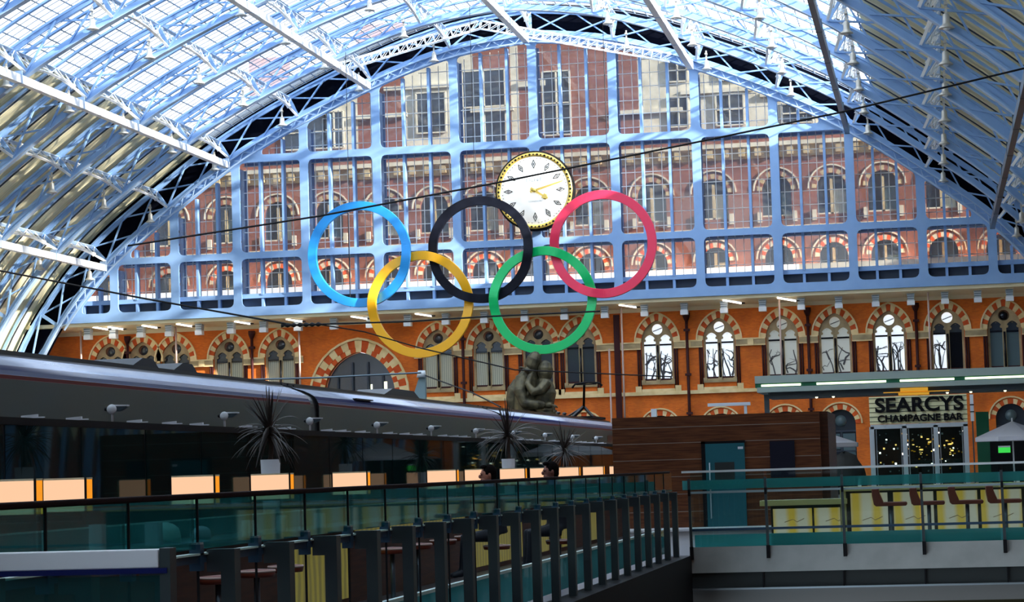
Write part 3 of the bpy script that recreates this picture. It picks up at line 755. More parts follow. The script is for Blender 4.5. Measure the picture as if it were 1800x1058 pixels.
# lower arched windows
for i, x in enumerate(LX):
    wn += 1; W = empty('window_%d' % wn, (x, YW, 0)); struct(W, 'ground-floor arched window with red and cream voussoirs, %s from the left of those showing' % ORD[i], 'window')
    a = MB(); ringband(a, .98, .95, 1.30, 1.28, 0, 4.05, -.05, .2, ['stonered', 'stone'], 13); a.build('voussoir', W)
    a = MB(); ringband(a, 1.36, 1.36, 1.46, 1.46, 0, 4.05, -.14, .02, ['stone'], 2); a.build('hood_mould', W)
    a = MB(); a.prism([(q, .4, z) for q, z in [(-.98, .3), (.98, .3)]+parch(.98, .95, 0, 4.05)], (0, .04, 0), 'panedark'); a.build('pane', W)
    a = MB()
    a.box(-.05, .05, .28, .38, .3, 3.5, 'irondark'); a.box(-.98, .98, .28, .38, 3.5, 3.62, 'irondark'); a.box(-.98, .98, .28, .38, 2.2, 2.28, 'irondark'); a.build('glazing_bar', W)
    a = MB(); a.lathe([(.01, 0), (.38, 0), (.38, .02)], (0, .33, 4.25), 18, 'panegrey', 'Y')
    if i > 2: a.box(.1, .9, .33, .37, 1.0, 3.4, 'panegrey'); a.box(-.9, -.1, .33, .37, 2.4, 3.4, 'panegrey')
    a.build('lit_pane', W)
# corbels
KX = [-58.17, -56.29, -54.28, -52.21, -50.02, -47.72, -45.38, -42.91, -40.36, -37.8, -35.15, -32.49, -29.81, -27.03, -24.3, -21.55, -18.86, -16.19, -13.53, -10.97, -8.42, -5.96, -3.55, -1.27, .93, 3.04, 5.07]
K0 = None
for i, x in enumerate(KX):
    lb = 'grey and white wall bracket under the gable screen, %s from the left' % ORD[i]
    if K0 is None:
        K0 = empty('wall_bracket', (x, 150.9, 12.0)); a = MB(); a.prism([(-.28, 0, .62), (.28, 0, .62), (.20, 0, -.05), (-.20, 0, -.05)], (0, .55, 0), 'fitting'); a.build('bracket_body', K0)
        a = MB()
        for q in range(3): a.box(-.22, .22, -.03, 0, .05+q*.14, .09+q*.14, 'steeldark')
        a.build('louvre', K0); a = MB(); a.box(-.25, .25, -.06, .5, -.36, -.05, 'whitepaint'); a.build('bracket_foot', K0)
        tag(K0, lb, 'bracket', 'wall brackets under the gable screen')
    else: dup(K0, (x, 150.9, 12.0), label=lb)
# short fluorescent battens
T0 = None
bats = [(-57.0, -1.3), (-55.9, -1.6), (-53.4, -1.6), (-50.9, -1.4), (-46.7, -1.5), (-43.0, -.9), (-38.4, -1.2), (-33.9, -1.2), (-19.9, -.7), (-13.0, -.5), (-9.4, .2)]
for i, (x, dx) in enumerate(bats):
    lb = 'short glowing tube light under the gable screen, %s from the left' % ORD[i]
    if T0 is None:
        T0 = empty('tube_light', (x, 150.6, 12.35)); a = MB(); a.bar((-.6, 0, .12), (.6, -.3, -.12), .09, .09, 'tubelight'); a.build('tube', T0)
        a = MB(); a.bar((-.62, .0, .2), (.62, -.3, -.04), .12, .05, 'whitepaint'); a.bar((.6, -.3, -.1), (.85, -.3, -.1), .08, .08, 'black'); a.build('housing', T0); tag(T0, lb, 'light', 'tube lights under the gable screen')
    else: dup(T0, (x, 150.6, 12.32), rz=0 if x < -15 else .5, label=lb)
# rain pipes and conduits
for i, (x, m, nm) in enumerate([(-56.7+1.0, 'granite', 'dark red rain pipe near the left end of the brick wall'), (-46.6, 'granite', 'dark red rain pipe left of the great arch'), (-31.6, 'granite', 'dark red rain pipe behind the yellow ring'), (-20.9, 'granite', 'wide dark rain pipe right of the green ring'), (-16.2, 'granite', 'dark rain pipe right of the first bright window'), (-8.1, 'granite', 'dark rain pipe left of the canopy windows'), (-1.0, 'granite', 'dark rain pipe above the canopy')]):
    if m == 'granite' and i == 3: continue
    r = empty('rain_pipe', (x, YW-.27, 0)); a = MB(); a.tube([(0, 0, 0), (0, 0, 11.7)], .10, 8, m); a.build('pipe', r)
    for z in (5, 7.6, 10.6): a = MB(); a.box(-.2, .2, -.12, .14, z, z+.16, m); a.build('collar', r)
    a = MB(); a.lathe([(.12, 11.3), (.24, 11.6), (.24, 11.85)], (0, 0, 0), 8, m); a.build('hopper', r); tag(r, nm, 'pipe', 'rain pipes on the brick wall')
r = empty('rain_pipe', (-20.95, YW-.27, 0)); a = MB(); a.box(-.2, .2, -.05, .12, .0, 11.9, 'granite'); a.build('pipe', r); tag(r, 'wide dark maroon pilaster pipe right of the green ring', 'pipe', 'rain pipes on the brick wall')
for x, y, z0, z1, nm in ((-20.5, 151.6, 3.5, 12.6, 'thin pale conduit right of the green ring'), (-21.45, 151.9, 0, 9.6, 'short pale conduit beside the dark pilaster pipe'), (-43.0, 151.6, 6.0, 12.5, 'thin pale conduit left of the great arch'), (-51.9, 151.6, 6.5, 12.5, 'thin pale conduit across the third gothic window'), (-58.9, 151.6, 7, 12.5, 'thin pale conduit at the left end of the brick wall'), (-9.85, 150.9, 6, 12.7, 'thin pale conduit across the twelfth gothic window'), (-.15, 150.9, 6, 12.7, 'thin pale conduit left of the half-dark window')):
    a = MB(); a.tube([(x, y, z0), (x, y, z1)], .07, 6, 'leatherpale'); tag(a.build('conduit'), nm, 'pipe', 'pale conduits in front of the brick wall')

# ------------------------------------------------------------------ hotel facade beyond the glass
YH = 162.0
k = YH/YW
hx = [x*YH/152.5 for x in WX]
hx2 = [x*k for x in (-61, -57.1, -52.6, -48.4, -44.6, -40.9, -36.9, -33.4, -29.9, -26.4, -22.6, -18.3, -14.1, -9.85, -6.2, -2.8, 1.0, 4.7, 8.4)]
holes = []
def rarch(cx, w, z0, zs): return [(cx-w, z0), (cx+w, z0)]+[(cx+w*math.cos(PI*i/12), zs+w*math.sin(PI*i/12)) for i in range(13)]
for x in hx2: holes += [rarch(x, 1.0, 14.4, 16.1), rarch(x, 1.05, 19.1, 21.0)]
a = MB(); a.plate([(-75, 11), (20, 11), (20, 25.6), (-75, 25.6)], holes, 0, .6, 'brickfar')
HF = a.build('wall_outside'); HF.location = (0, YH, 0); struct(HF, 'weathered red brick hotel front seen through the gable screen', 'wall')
a = MB(); a.box(-75, 20, -1.6, 0, 14.0, 14.2, 'stonewhite'); a.box(-75, 20, -.3, .02, 18.15, 18.4, 'stonewhite')
a.box(-75, 20, -.5, 0, 24.15, 24.45, 'stonewhite'); a.box(-75, 20, -.12, 0, 23.35, 24.15, 'stonegrey')
x = -74
while x < 20: a.box(x, x+.45, -.4, 0, 23.5, 24.1, 'stonegrey'); x += 1.15
a.build('cornice', HF)
a = MB(); a.box(-75, 20, -1.6, -1.3, 14.2, 15.5, 'stonewhite'); a.build('parapet', HF)
a = MB(); a.box(-75, -9, -1.64, -1.6, 14.9, 15.5, 'ledgeglow'); a.build('glow_strip', HF)  # glow added on the parapet face to whiten the ledge band
for i, x in enumerate(hx2):
    xf = x+1.75
    r = empty('floodlight', (xf, YH-.9, 14.3)); a = MB(); a.box(-.3, .3, -.1, .1, 0, .18, 'black'); a.box(-.26, .26, -.08, .08, .18, .2, 'warmglow'); a.build('housing', r)
    L = bpy.data.lights.new('floodlight_beam', 'AREA'); L.shape = 'RECTANGLE'; L.size = .5; L.size_y = .2; L.energy = 260; L.color = (1, .62, .28)
    lo = bpy.data.objects.new('floodlight_beam', L); COL.objects.link(lo); lo.parent = r; lo.location = (0, 0, .25); lo.rotation_euler = (math.radians(160), 0, 0)
    tag(r, 'warm floodlight on the hotel ledge, %s from the left' % ORD[i], 'floodlight', 'floodlights on the hotel ledge')
for lev, (z0, zs, w_) in enumerate(((14.4, 16.1, 1.0), (19.1, 21.0, 1.05))):
    for i, x in enumerate(hx2):
        W = empty('window_%d' % (wn+1), (x, YH, 0)); wn += 1
        struct(W, '%s round-arched hotel window beyond the gable screen, %s from the left' % (('lower', 'upper')[lev], ORD[i]), 'window')
        a = MB(); cc = ['stonewhite', 'stonered'] if lev == 0 else ['stonegrey', 'brickfar']
        for q in range(13):
            t0, t1 = PI*q/13, PI*(q+1)/13
            a.prism([(r_*math.cos(t), -.06, zs+r_*math.sin(t)) for r_, t in ((w_, t0), (w_+.34, t0), (w_+.34, t1), (w_, t1))], (0, .2, 0), cc[q % 2])
        for q in range(12):
            t0, t1 = PI*q/12, PI*(q+1)/12
            a.prism([(r_*math.cos(t), -.14, zs+r_*math.sin(t)) for r_, t in ((w_+.52, t0), (w_+.62, t0), (w_+.62, t1), (w_+.52, t1))], (0, .16, 0), 'stonewhite')
        a.build('arch_band', W)
        a = MB(); a.box(-w_, w_, .30, .34, z0, zs+w_, 'panedark'); a.build('pane', W)
        a = MB(); a.box(-.1, .1, .12, .28, z0, zs+w_*.6, 'stonegrey'); a.box(-w_, w_, .12, .28, z0-.05, z0+.12, 'stonewhite')
        if lev: a.box(-w_-.35, -w_-.05, -.2, .05, z0-.4, z0+.35, 'stonewhite'); a.box(w_+.05, w_+.35, -.2, .05, z0-.4, z0+.35, 'stonewhite')
        a.build('mullion', W)
        if lev == 1 or i % 3 == 0:
            a = MB(); a.box(.15, w_-.06, .26, .3, z0+.1, zs-.1, 'panegrey' if i % 2 else 'curtain'); a.build('blind', W)
# upper storeys: brick piers, white stone dormers, big windows, standing further back
U = MB(); YG = YH+.5
spec = [(-75, -58, 29, 'stonewhite'), (-58, -49.5, 30, 'stonewhite'), (-49.5, -46.3, 33, 'brickfar'), (-46.3, -41.2, 33, 'stonewhite'), (-41.2, -37.6, 35, 'brickfar'), (-37.6, -32.4, 34, 'stonewhite'), (-32.4, -29.6, 36, 'brickfar'), (-29.6, -29.0, 36, 'stonewhite'), (-29.0, -20.2, 37, 'brickfar'), (-20.2, -19.3, 37, 'stonewhite'), (-19.3, -3.0, 34, 'stonewhite'), (-3.0, 20, 28, 'stonewhite')]
for x0, x1, zt, m in spec: U.box(x0, x1, 0, .8, 25.5, zt, m)
hu = U.build('wall_upper'); hu.location = (0, YG, 0); struct(hu, 'upper storeys of brick piers and pale stone gables beyond the screen', 'wall')
big = [(-45.3, 1.6, 25.9, 28.4), (-43.0, .7, 25.9, 28.6), (-39.9, .01, 26, 26.2), (-35.6, 1.1, 26.6, 29.6), (-31.6, 1.6, 25.6, 31), (-26.2, 1.0, 25.9, 30.6), (-17.3, .7, 26.0, 28.2), (-17.3, .7, 29.3, 30.9), (-13.6, 1.0, 25.9, 28.2), (-13.4, .9, 29.2, 30.6), (-8.8, 1.1, 25.8, 27.2), (-5.5, .8, 25.8, 27.0), (-23.4, .01, 25.6, 25.7)]
bi = 0
for x, w_, z0, z1 in big:
    if w_ < .1: continue
    wn += 1; bi += 1; W = empty('window_%d' % wn, (x*1.0, YG-.05, 0)); struct(W, 'tall upper hotel window behind the top of the screen, %s from the left' % ORD[bi-1], 'window')
    a = MB(); a.box(-w_, w_, -.06, .02, z0, z1, 'panedark'); a.build('pane', W)
    a = MB()
    for q in (-w_, 0, w_): a.box(q-.06, q+.06, -.16, 0, z0, z1, 'stonewhite')
    for q in (z0, (z0+z1)/2, z1): a.box(-w_, w_, -.16, 0, q-.05, q+.05, 'stonewhite')
    a.build('window_frame', W)
a = MB()
for x0, x1, zt, m in spec:
    if m == 'brickfar': a.box(x0-.2, x1+.2, -.35, 0, 27.9, 28.2, 'stonewhite') if x0 != -29.0 else a.box(x0, x0+2, -.2, 0, 29.6, 30.0, 'stonewhite')
for x, h in ((-36.5, 30.2), (-14.5, 28.6), (-8.8, 28.1), (-19.6, 27.4)):
    a.prism([(x-2.6, -.3, h-.3), (x+2.6, -.3, h-.3), (x+2.6, -.3, h), (x-2.6, -.3, h)], (0, .3, 0), 'stonewhite')
a.build('stone_band', hu)

# ------------------------------------------------------------------ floors, side walls, near roof
a = MB(); a.box(-70, -3.78, -60, 152.5, -.4, 0, 'floorgrey'); a.box(-3.78, 14, 32.1, 152.5, -.4, 0, 'floorpale'); struct(a.build('floor'), 'dark station floor at platform level', 'floor')
a = MB(); a.box(-3.7, 14, -60, 32, -5.4, -5, 'olive'); struct(a.build('floor'), 'lower concourse floor below the opening', 'floor')
a = MB(); a.box(13.6, 14, -60, 160, -5, 22, 'brickfar'); struct(a.build('wall_right'), 'brick side wall of the shed on the right', 'wall')
a = MB(); a.box(-67, -66.6, -60, 160, -5, 12, 'brickfar'); struct(a.build('wall_left'), 'brick side wall of the shed on the left', 'wall')
a = MB(); a.box(-67, 14, -60.4, -60, -5, 22, 'panelgrey'); struct(a.build('wall_front'), 'unseen plain end wall added behind the viewer to block light', 'wall')  # added behind the camera to keep sky light off the foreground
a = MB()
y = -60
while y < 60: a.box(-67, 14, y, y+2.7, 19.0, 19.4, 'panelgrey'); y += 4.0  # slats out of view, added and spaced to dim the foreground
struct(a.build('ceiling'), 'unseen slatted flat roof of the extension, added to darken the near platforms', 'ceiling')
# viewer's bridge deck
a = MB(); a.box(-3.7, 14, -8, 3, -.4, 0, 'floorpale'); struct(a.build('floor'), 'bridge deck the viewer stands on', 'floor')
# edge beams round the opening
a = MB()
a.box(-3.72, -3.45, 3, 32, -.35, .30, 'black'); a.box(-3.7, -3.3, 3, 32, -1.2, -.35, 'panelgrey'); struct(a.build('trim_5'), 'dark slab edge under the finned balustrade', 'slab edge')
a = MB(); a.box(-3.46, 14, 32.0, 32.25, .05, .41, 'concrete'); struct(a.build('trim_6'), 'pale concrete upstand along the far side of the opening', 'slab edge')
a = MB(); a.box(-3.9, 14, 32.04, 32.4, -.17, .05, 'panelgrey')
for i in range(10): x = -3.58+.98*i*1.135; a.box(x, x+.02, 32.0, 32.06, -.17, .04, 'black')
a.box(-3.6, 14, 31.98, 32.1, -.19, -.165, 'steel'); struct(a.build('trim_7'), 'grey fascia panels with a thin bright line under the concrete upstand', 'slab edge')
a = MB(); a.box(-3.4, 14, 32.2, 32.5, -5, -.19, 'olive'); struct(a.build('wall_lower'), 'dull olive wall of the lower level under the far upstand', 'wall')

# ------------------------------------------------------------------ train
TX = -14.0
prof = [(0, .35), (0, 3.20), (-.01, 3.205), (-.01, 3.265), (-.02, 3.27), (-.05, 3.34), (-.11, 3.42), (-.22, 3.49), (-.38, 3.56), (-.62, 3.63), (-.64, 3.66), (-.9, 3.72), (-1.2, 3.76), (-1.5, 3.77)]
half = [(TX+x, z) for x, z in prof]; full = half+[(2*(TX-1.5)-x, z) for x, z in half[-2::-1]]
def traincol(z):
    if z < 3.2: return 'traingrey'
    if z < 3.265: return 'trainred'
    if z < 3.385: return 'trainblue'
    if z < 3.60: return 'trainsilver'
    return 'trainroof'
def carriage(y0, y1, label, extra):
    r = empty('train_carriage', (0, 0, 0)); a = MB(); n = len(full)
    inset = lambda y: 0
    A = [a.bm.verts.new((x, y0, z)) for x, z in full]; B = [a.bm.verts.new((x, y1, z)) for x, z in full]
    for i in range(n-1):
        f = a.bm.faces.new((A[i], A[i+1], B[i+1], B[i])); f.material_index = a.mi(traincol((full[i][1]+full[i+1][1])/2)); f.smooth = 3.3 < full[i][1]
    f = a.bm.faces.new(A); f.material_index = a.mi('traindark'); f = a.bm.faces.new(B[::-1]); f.material_index = a.mi('traindark')
    a.build('carriage_body', r)
    a = MB()                                                   # roof ribs
    for q, z in ((-.66, 3.67), (-.80, 3.71), (-.96, 3.745), (-1.15, 3.77)): a.box(TX+q-.02, TX+q+.02, y0+.2, y1-.2, z-.02, z+.035, 'traindark')
    a.build('roof_rib', r)
    w_ = MB(); y = y0+1.4; i = 0
    while y < y1-1.6: w_.box(TX-.01, TX+.006, y, y+1.25, 1.45, 2.15, 'traindark'); y += 1.8
    w_.build('window', r)
    w_ = MB()
    for y in (y0+.25, y1-1.15): w_.box(TX-.01, TX+.012, y, y+.9, .5, 2.5, 'trainblueband')
    w_.build('door', r)
    extra(r); return tag(r, label, 'train', 'carriages of the train')
def pods(r):
    for y in (41.5, 43.9):
        a = MB(); a.prism([(-15.2, y, 3.72), (-15.2, y+.9, 3.98), (-15.2, y+1.5, 3.98), (-15.2, y+2.0, 3.72)], (-1.0, 0, 0), 'trainroof'); a.build('roof_pod', r)
def podfar(r):
    a = MB(); a.prism([(-15.0, 61, 3.72), (-15.0, 62.4, 3.98), (-15.0, 65, 3.98), (-15.0, 66, 3.72)], (-1, 0, 0), 'trainroof'); a.build('roof_pod', r)
    a = MB(); a.box(TX-.15, TX-.05, 54.6, 56.3, 3.44, 3.47, 'traindark'); a.build('roof_vent', r)
def panto(r):
    a = MB(); c = (-15.4, 93.5, 3.8)
    a.box(-16.2, -14.7, 98.2, 102.2, 3.76, 3.86, 'black'); a.bar((-15.7, 99.0, 3.85), (-15.5, 101.0, 4.35), .12, .12); a.bar((-15.5, 101.0, 4.35), (-15.2, 99.4, 5.3), .10, .10); a.bar((-14.9, 100.0, 3.8), (-15.5, 101, 4.35), .10, .10)
    a.bar((-15.9, 99.0, 3.9), (-15.6, 101.0, 4.3), .06, .06)
    a.tube([(-15.75, 99.4, 5.15), (-15.6, 99.4, 5.32), (-15.0, 99.4, 5.38), (-14.55, 99.4, 5.33), (-14.4, 99.4, 5.2)], .05, 6, 'black'); a.bar((-15.6, 99.7, 5.3), (-14.7, 99.7, 5.3), .05, .05)
    a.build('pantograph', r)
    a = MB()
    for i in range(2): a.lathe([(.06, 3.75), (.12, 3.82), (.06, 3.88), (.12, 3.94), (.05, 4.0)], (-15.6, 94.5+i*1.6, 0), 10, 'traindark')
    a.build('roof_insulator', r)
    a = MB(); a.box(TX-.01, TX+.01, 97.6, 101.2, 2.72, 2.98, 'traindark'); a.build('grille', r)
carriage(22.0, 50.2, 'nearest grey train carriage with a silver and dark blue roof edge', pods)
carriage(50.9, 73.5, 'middle grey train carriage behind the glass wall', podfar)
carriage(74.1, 103.2, 'far train carriage carrying the raised pantograph', panto)
for y0, y1, nm in ((50.2, 50.9, 'near'), (73.5, 74.1, 'far')):
    a = MB(); pr = [(x if abs(x-(TX-1.5)) < 1 else x-.05*(1 if x > TX-1.5 else -1), z-.03) for x, z in full]
    A = [(x, y0, z) for x, z in pr]; a.prism(A, (0, y1-y0, 0), 'traindark'); tag(a.build('gangway'), 'black rubber gangway between train carriages, the %s one' % nm, 'train gangway', 'gangways of the train')
a = MB(); a.prism([(TX, 103.5, .35), (TX, 113.5, .35), (TX, 111, 2.2), (TX, 106, 3.4), (TX, 103.5, 3.6)], (-3, 0, 0), 'traingrey'); tag(a.build('train_power_car'), 'sloping nose of the train beyond the pantograph carriage', 'train')

# ------------------------------------------------------------------ glass wall along the platform with its uplights
GX = -12.0
r = empty('glass_wall', (GX, 0, 0)); tag(r, 'long dark glass wall with black top rail between bar and train', 'glass wall')
a = MB(); a.box(-.04, .04, 20, 117.2, 2.36, 2.46, 'black'); a.build('top_rail', r)
a = MB(); a.box(-.04, .04, 20, 117.2, 0, .12, 'black'); a.build('bottom_rail', r)
y = 20.0
while y < 117:
    a = MB(); a.box(-.01, .01, y+.02, y+2.66, .12, 2.36, 'darkglass'); a.build('glass_panel', r); y += 2.7
for i in range(37): a = MB(); a.box(-.04, .0, 20+2.7*i-.02, 20+2.7*i+.01, .1, 2.4, 'black'); a.build('post', r)
S0 = None
for i in range(12):
    y = 32.1+5.42*i; lb = 'white swivel spotlight on the glass wall rail, %s from the left' % ORD[i]
    if S0 is None:
        S0 = empty('spotlight', (GX, y, 2.46)); a = MB(); a.tube([(0, 0, 0), (0, 0, .24)], .03, 8, 'whiteplastic'); a.build('stalk', S0)
        a = MB(); a.lathe([(.02, -.09), (.10, -.08), (.115, -.02), (.10, .0)], (0, 0, .28), 18, 'whiteplastic', 'Y'); a.build('knuckle', S0)
        a = MB(); a.prism([(.0, .0, .36), (.34, .0, .34), (.34, .0, .32), (.20, .0, .24), (.0, .0, .22)], (0, .12, 0), 'steeldark'); a.prism([(-.02, -.02, .385), (.36, -.02, .375), (.36, -.02, .34), (-.02, -.02, .35)], (0, .16, 0), 'whiteplastic'); a.build('head', S0)
        a = MB(); a.lathe([(.01, -.20), (.04, -.19), (.06, -.06)], (0, .05, .29), 12, 'black', 'X'); a.build('rear_cap', S0)
        S0.scale = (.66,)*3; tag(S0, lb, 'spotlight', 'spotlights on the glass wall')
    else: dup(S0, (GX, y, 2.46), label=lb)
P0 = None; ii = 0
for i in range(40):
    y = 29.0+1.36*i+(.25 if i % 3 else 0)
    if i % 4 == 2: continue
    lb = 'small white rail plate on the glass wall, %s from the left' % ORD[ii % 30]; ii += 1
    if ii > 30: break
    if P0 is None:
        a = MB(); a.prism([(-.13, -.02, .0), (.10, -.02, .0), (.10, -.02, .05), (-.13, -.02, .035)], (0, .05, 0), 'whiteplastic'); a.box(.10, .20, -.02, .02, 0, .015, 'whiteplastic'); P0 = a.build('rail_plate'); P0.location = (GX, y, 2.46); tag(P0, lb, 'plate', 'white plates on the glass wall rail')
    else: dup(P0, (GX, y, 2.46), label=lb)

# ------------------------------------------------------------------ glowing lamp boxes
L0 = None
lam = [(21.25, .60), (22.6, .60), (26.9, .56), (30.2, .56), (34.5, .56), (41.2, .56), (44.6, .56), (48.3, .5), (52.0, .5), (55.8, .5), (60.0, .5), (65.0, .5), (70.5, .5)]
for i, (y, w_) in enumerate(lam):
    lb = 'glowing rectangular box lamp along the bar booths, %s from the left' % ORD[i]
    if L0 is None:
        L0 = empty('box_lamp', (-9, y, 0))
        a = MB(); a.box(-.28, .28, -.09, -.085, 1.27, 1.60, 'lampface'); a.box(-.28, .28, .085, .09, 1.27, 1.60, 'lampface'); a.build('front_shade', L0)
        a = MB(); a.box(.282, .288, -.08, .08, 1.27, 1.60, 'lampside'); a.build('side_shade', L0); a = MB(); a.box(-.288, -.282, -.08, .08, 1.27, 1.60, 'lampside'); a.build('side_shade', L0)
        a = MB()
        for x in (-.29, .27):
            for yy in (-.10, .08): a.box(x, x+.02, yy, yy+.02, 1.25, 1.62, 'black')
        a.box(-.29, .29, -.095, .095, 1.60, 1.62, 'cream'); a.box(-.29, .29, -.095, .095, 1.25, 1.268, 'black'); a.build('lamp_frame', L0)
        a = MB(); a.box(.20, .24, -.02, .02, 0, 1.26, 'black'); a.box(-.24, -.20, -.02, .02, 0, 1.26, 'black'); a.build('stand', L0)
        tag(L0, lb, 'lamp', 'box lamps along the bar')
    else: dup(L0, (-9, y, 0), label=lb)

# ------------------------------------------------------------------ spiky plants
def make_plant(loc, ht, pot_w, pot_z0, pot_z1, label, seed, R=.62):
    rn = random.Random(seed); r = empty('spiky_plant', loc); z = ht
    a = MB(); a.lathe([(pot_w*.62, 0), (pot_w, pot_z1), (pot_w*.9, pot_z1), (pot_w*.9, pot_z1-.05)], (0, 0, 0), 4 if 0 else 20, 'whiteplastic'); a.build('pot', r)
    a = MB(); a.tube([(0, 0, pot_z1-.1), (.02, 0, (pot_z1+z)/2), (0, 0, z)], [.045, .035, .05], 8, 'trunk'); a.build('trunk', r)
    a = MB(); k = a.mi('leaf')
    for i in range(80):
        el = math.radians(rn.uniform(-50, 88)); az = rn.uniform(0, 2*PI); L = R*rn.uniform(.75, 1.15); P = []; d = Vector((math.cos(az)*math.cos(el), math.sin(az)*math.cos(el), math.sin(el))); p = Vector((0, 0, z+rn.uniform(-.08, .08)))
        side = d.cross(Vector((0, 0, 1))).normalized(); prev = None; droop = .10 if el < .7 else .02
        for j in range(7):
            wd = (.020*(1-j/6)**.7+.003); u = side.cross(d).normalized()
            ring = [a.bm.verts.new(p+side*wd), a.bm.verts.new(p+u*wd*.5), a.bm.verts.new(p-side*wd), a.bm.verts.new(p-u*wd*.2)]
            if prev:
                for q in range(4): f = a.bm.faces.new((prev[q], prev[(q+1) % 4], ring[(q+1) % 4], ring[q])); f.material_index = k
            prev = ring; p = p+d*L/6; d = (d+Vector((0, 0, -droop*(1+j*.3)))).normalized()
    a.build('leaf_rosette', r); return tag(r, label, 'plant', 'spiky plants in white pots')
make_plant((-10, 33.5, 0), 2.28, .15, 1.3, 1.84, 'large spiky dark-leaved plant in a white pot, nearest the viewer', 1, .62)
make_plant((-10, 53.1, 0), 2.38, .16, 1.3, 1.85, 'spiky dark-leaved plant in a tall white pot behind the seated men', 2, .82)
make_plant((-10, 61.4, 0), 2.05, .14, 1.2, 1.6, 'small distant spiky plant left of the wooden cabin', 3, .75)

# ------------------------------------------------------------------ left bar counter
BX = -7.0
r = empty('bar_counter', (BX, 0, 0)); tag(r, 'long bar counter with glass upstand running along the platform on the left', 'bar counter')
a = MB(); a.box(-.75, .0, 13, 52, .90, .96, 'countertop'); a.build('worktop', r)
a = MB(); a.box(-.735, -.72, 13, 52, .965, 1.14, 'tealband'); a.build('glass_upstand', r)
a = MB(); a.box(-.74, -.715, 13, 52, 1.14, 1.156, 'edgeglow'); a.build('glass_edge', r)
a = MB(); a.box(-.6, -.12, 13, 52, 0, .90, 'walnutplain'); a.build('counter_body', r)
seg = [(24.4, 27.0, 'onyxleft'), (34.3, 38.8, 'onyxleft'), (40.2, 41.5, 'onyxleft'), (43, 44.5, 'onyxleft'), (46, 47.5, 'onyxleft')]
a = MB(); a.box(-.12, -.10, 27.4, 34.0, .80, .89, 'onyxleft'); a.build('lit_edge', r)
for y0, y1, m in seg: a = MB(); a.box(-.12, -.10, y0, y1, .08, .80, m); a.build('lit_panel', r)
# white menu blocks on the counter
m0 = None
for i, (y, w_, h_) in enumerate([(18.64, .12, .24), (20.07, .14, .22), (24.24, .10, .18), (25.8, .12, .17), (23.0, .12, .16)]):
    lb = 'white block menu holder on the left bar counter, %s from the left' % ORD[[0, 1, 3, 4, 2][i]]
    a = MB(); a.box(-w_/2, w_/2, -.05, .05, 0, h_, 'whiteplastic'); a.box(-w_/2+.01, w_/2-.01, -.053, -.05, .015, h_-.015, 'whitepaint')
    o = a.build('menu_holder', bevel=.004); o.location = (BX-.12, y, .962); tag(o, lb, 'menu holder', 'menu holders on the left bar')
# round stools along the left bar
def make_stool():
    r = empty('round_stool'); a = MB(); a.lathe([(.01, .60), (.17, .60), (.18, .63), (.18, .655), (.17, .67), (.01, .68)], (0, 0, 0), 24, 'leather'); a.build('seat', r)
    a = MB(); a.lathe([(.182, .645), (.187, .655), (.182, .668)], (0, 0, 0), 24, 'leatherpale'); a.build('piping', r)
    a = MB(); a.tube([(0, 0, .03), (0, 0, .6)], .03, 10, 'steeldark'); a.build('stem', r)
    a = MB(); a.lathe([(.2, 0), (.2, .02), (.05, .04)], (0, 0, 0), 20, 'steel'); a.build('base', r)
    return r
st = make_stool()
for i, y in enumerate([20.2, 21.4, 22.4, 27.0, 28.4, 29.9, 31.5]):
    lb = 'round leather stool with pale piping at the left bar, %s from the left' % ORD[i]
    if i == 0: st.location = (BX+.45, y, 0); tag(st, lb, 'stool', 'round stools at the left bar')
    else: dup(st, (BX+.45, y, 0), label=lb)
# booth seats and tables behind the counter
for i in range(7):
    y = 20.0+i*5.2; r = empty('booth_seat', (-10.75, y, 0)); a = MB(); a.box(-.9, .9, 0, .35, 0, .48, 'bush'); a.build('seat', r, bevel=.03)
    a = MB(); a.box(-.9, .9, .35, .5, 0, 1.12, 'walnutplain' if i % 2 else 'bush'); a.build('backrest', r, bevel=.02); tag(r, 'dark booth seat behind the left bar counter, %s from the left' % ORD[i], 'booth seat', 'booth seats by the train')
# glass domes on the counter
for i, (y, rr) in enumerate(((21.2, .15), (22.3, .10))):
    a = MB(); a.lathe([(rr, 0), (rr, rr*.4), (rr*.86, rr*.9), (rr*.5, rr*1.2), (.01, rr*1.3)], (0, 0, 0), 24, 'fitting' if i else 'edgeglow'); o = a.build('cake_dome'); o.location = (BX-.40, y, .962); tag(o, ('pale rounded glass dome' if i == 0 else 'smaller rosy dome')+' on the left bar counter', 'dome')

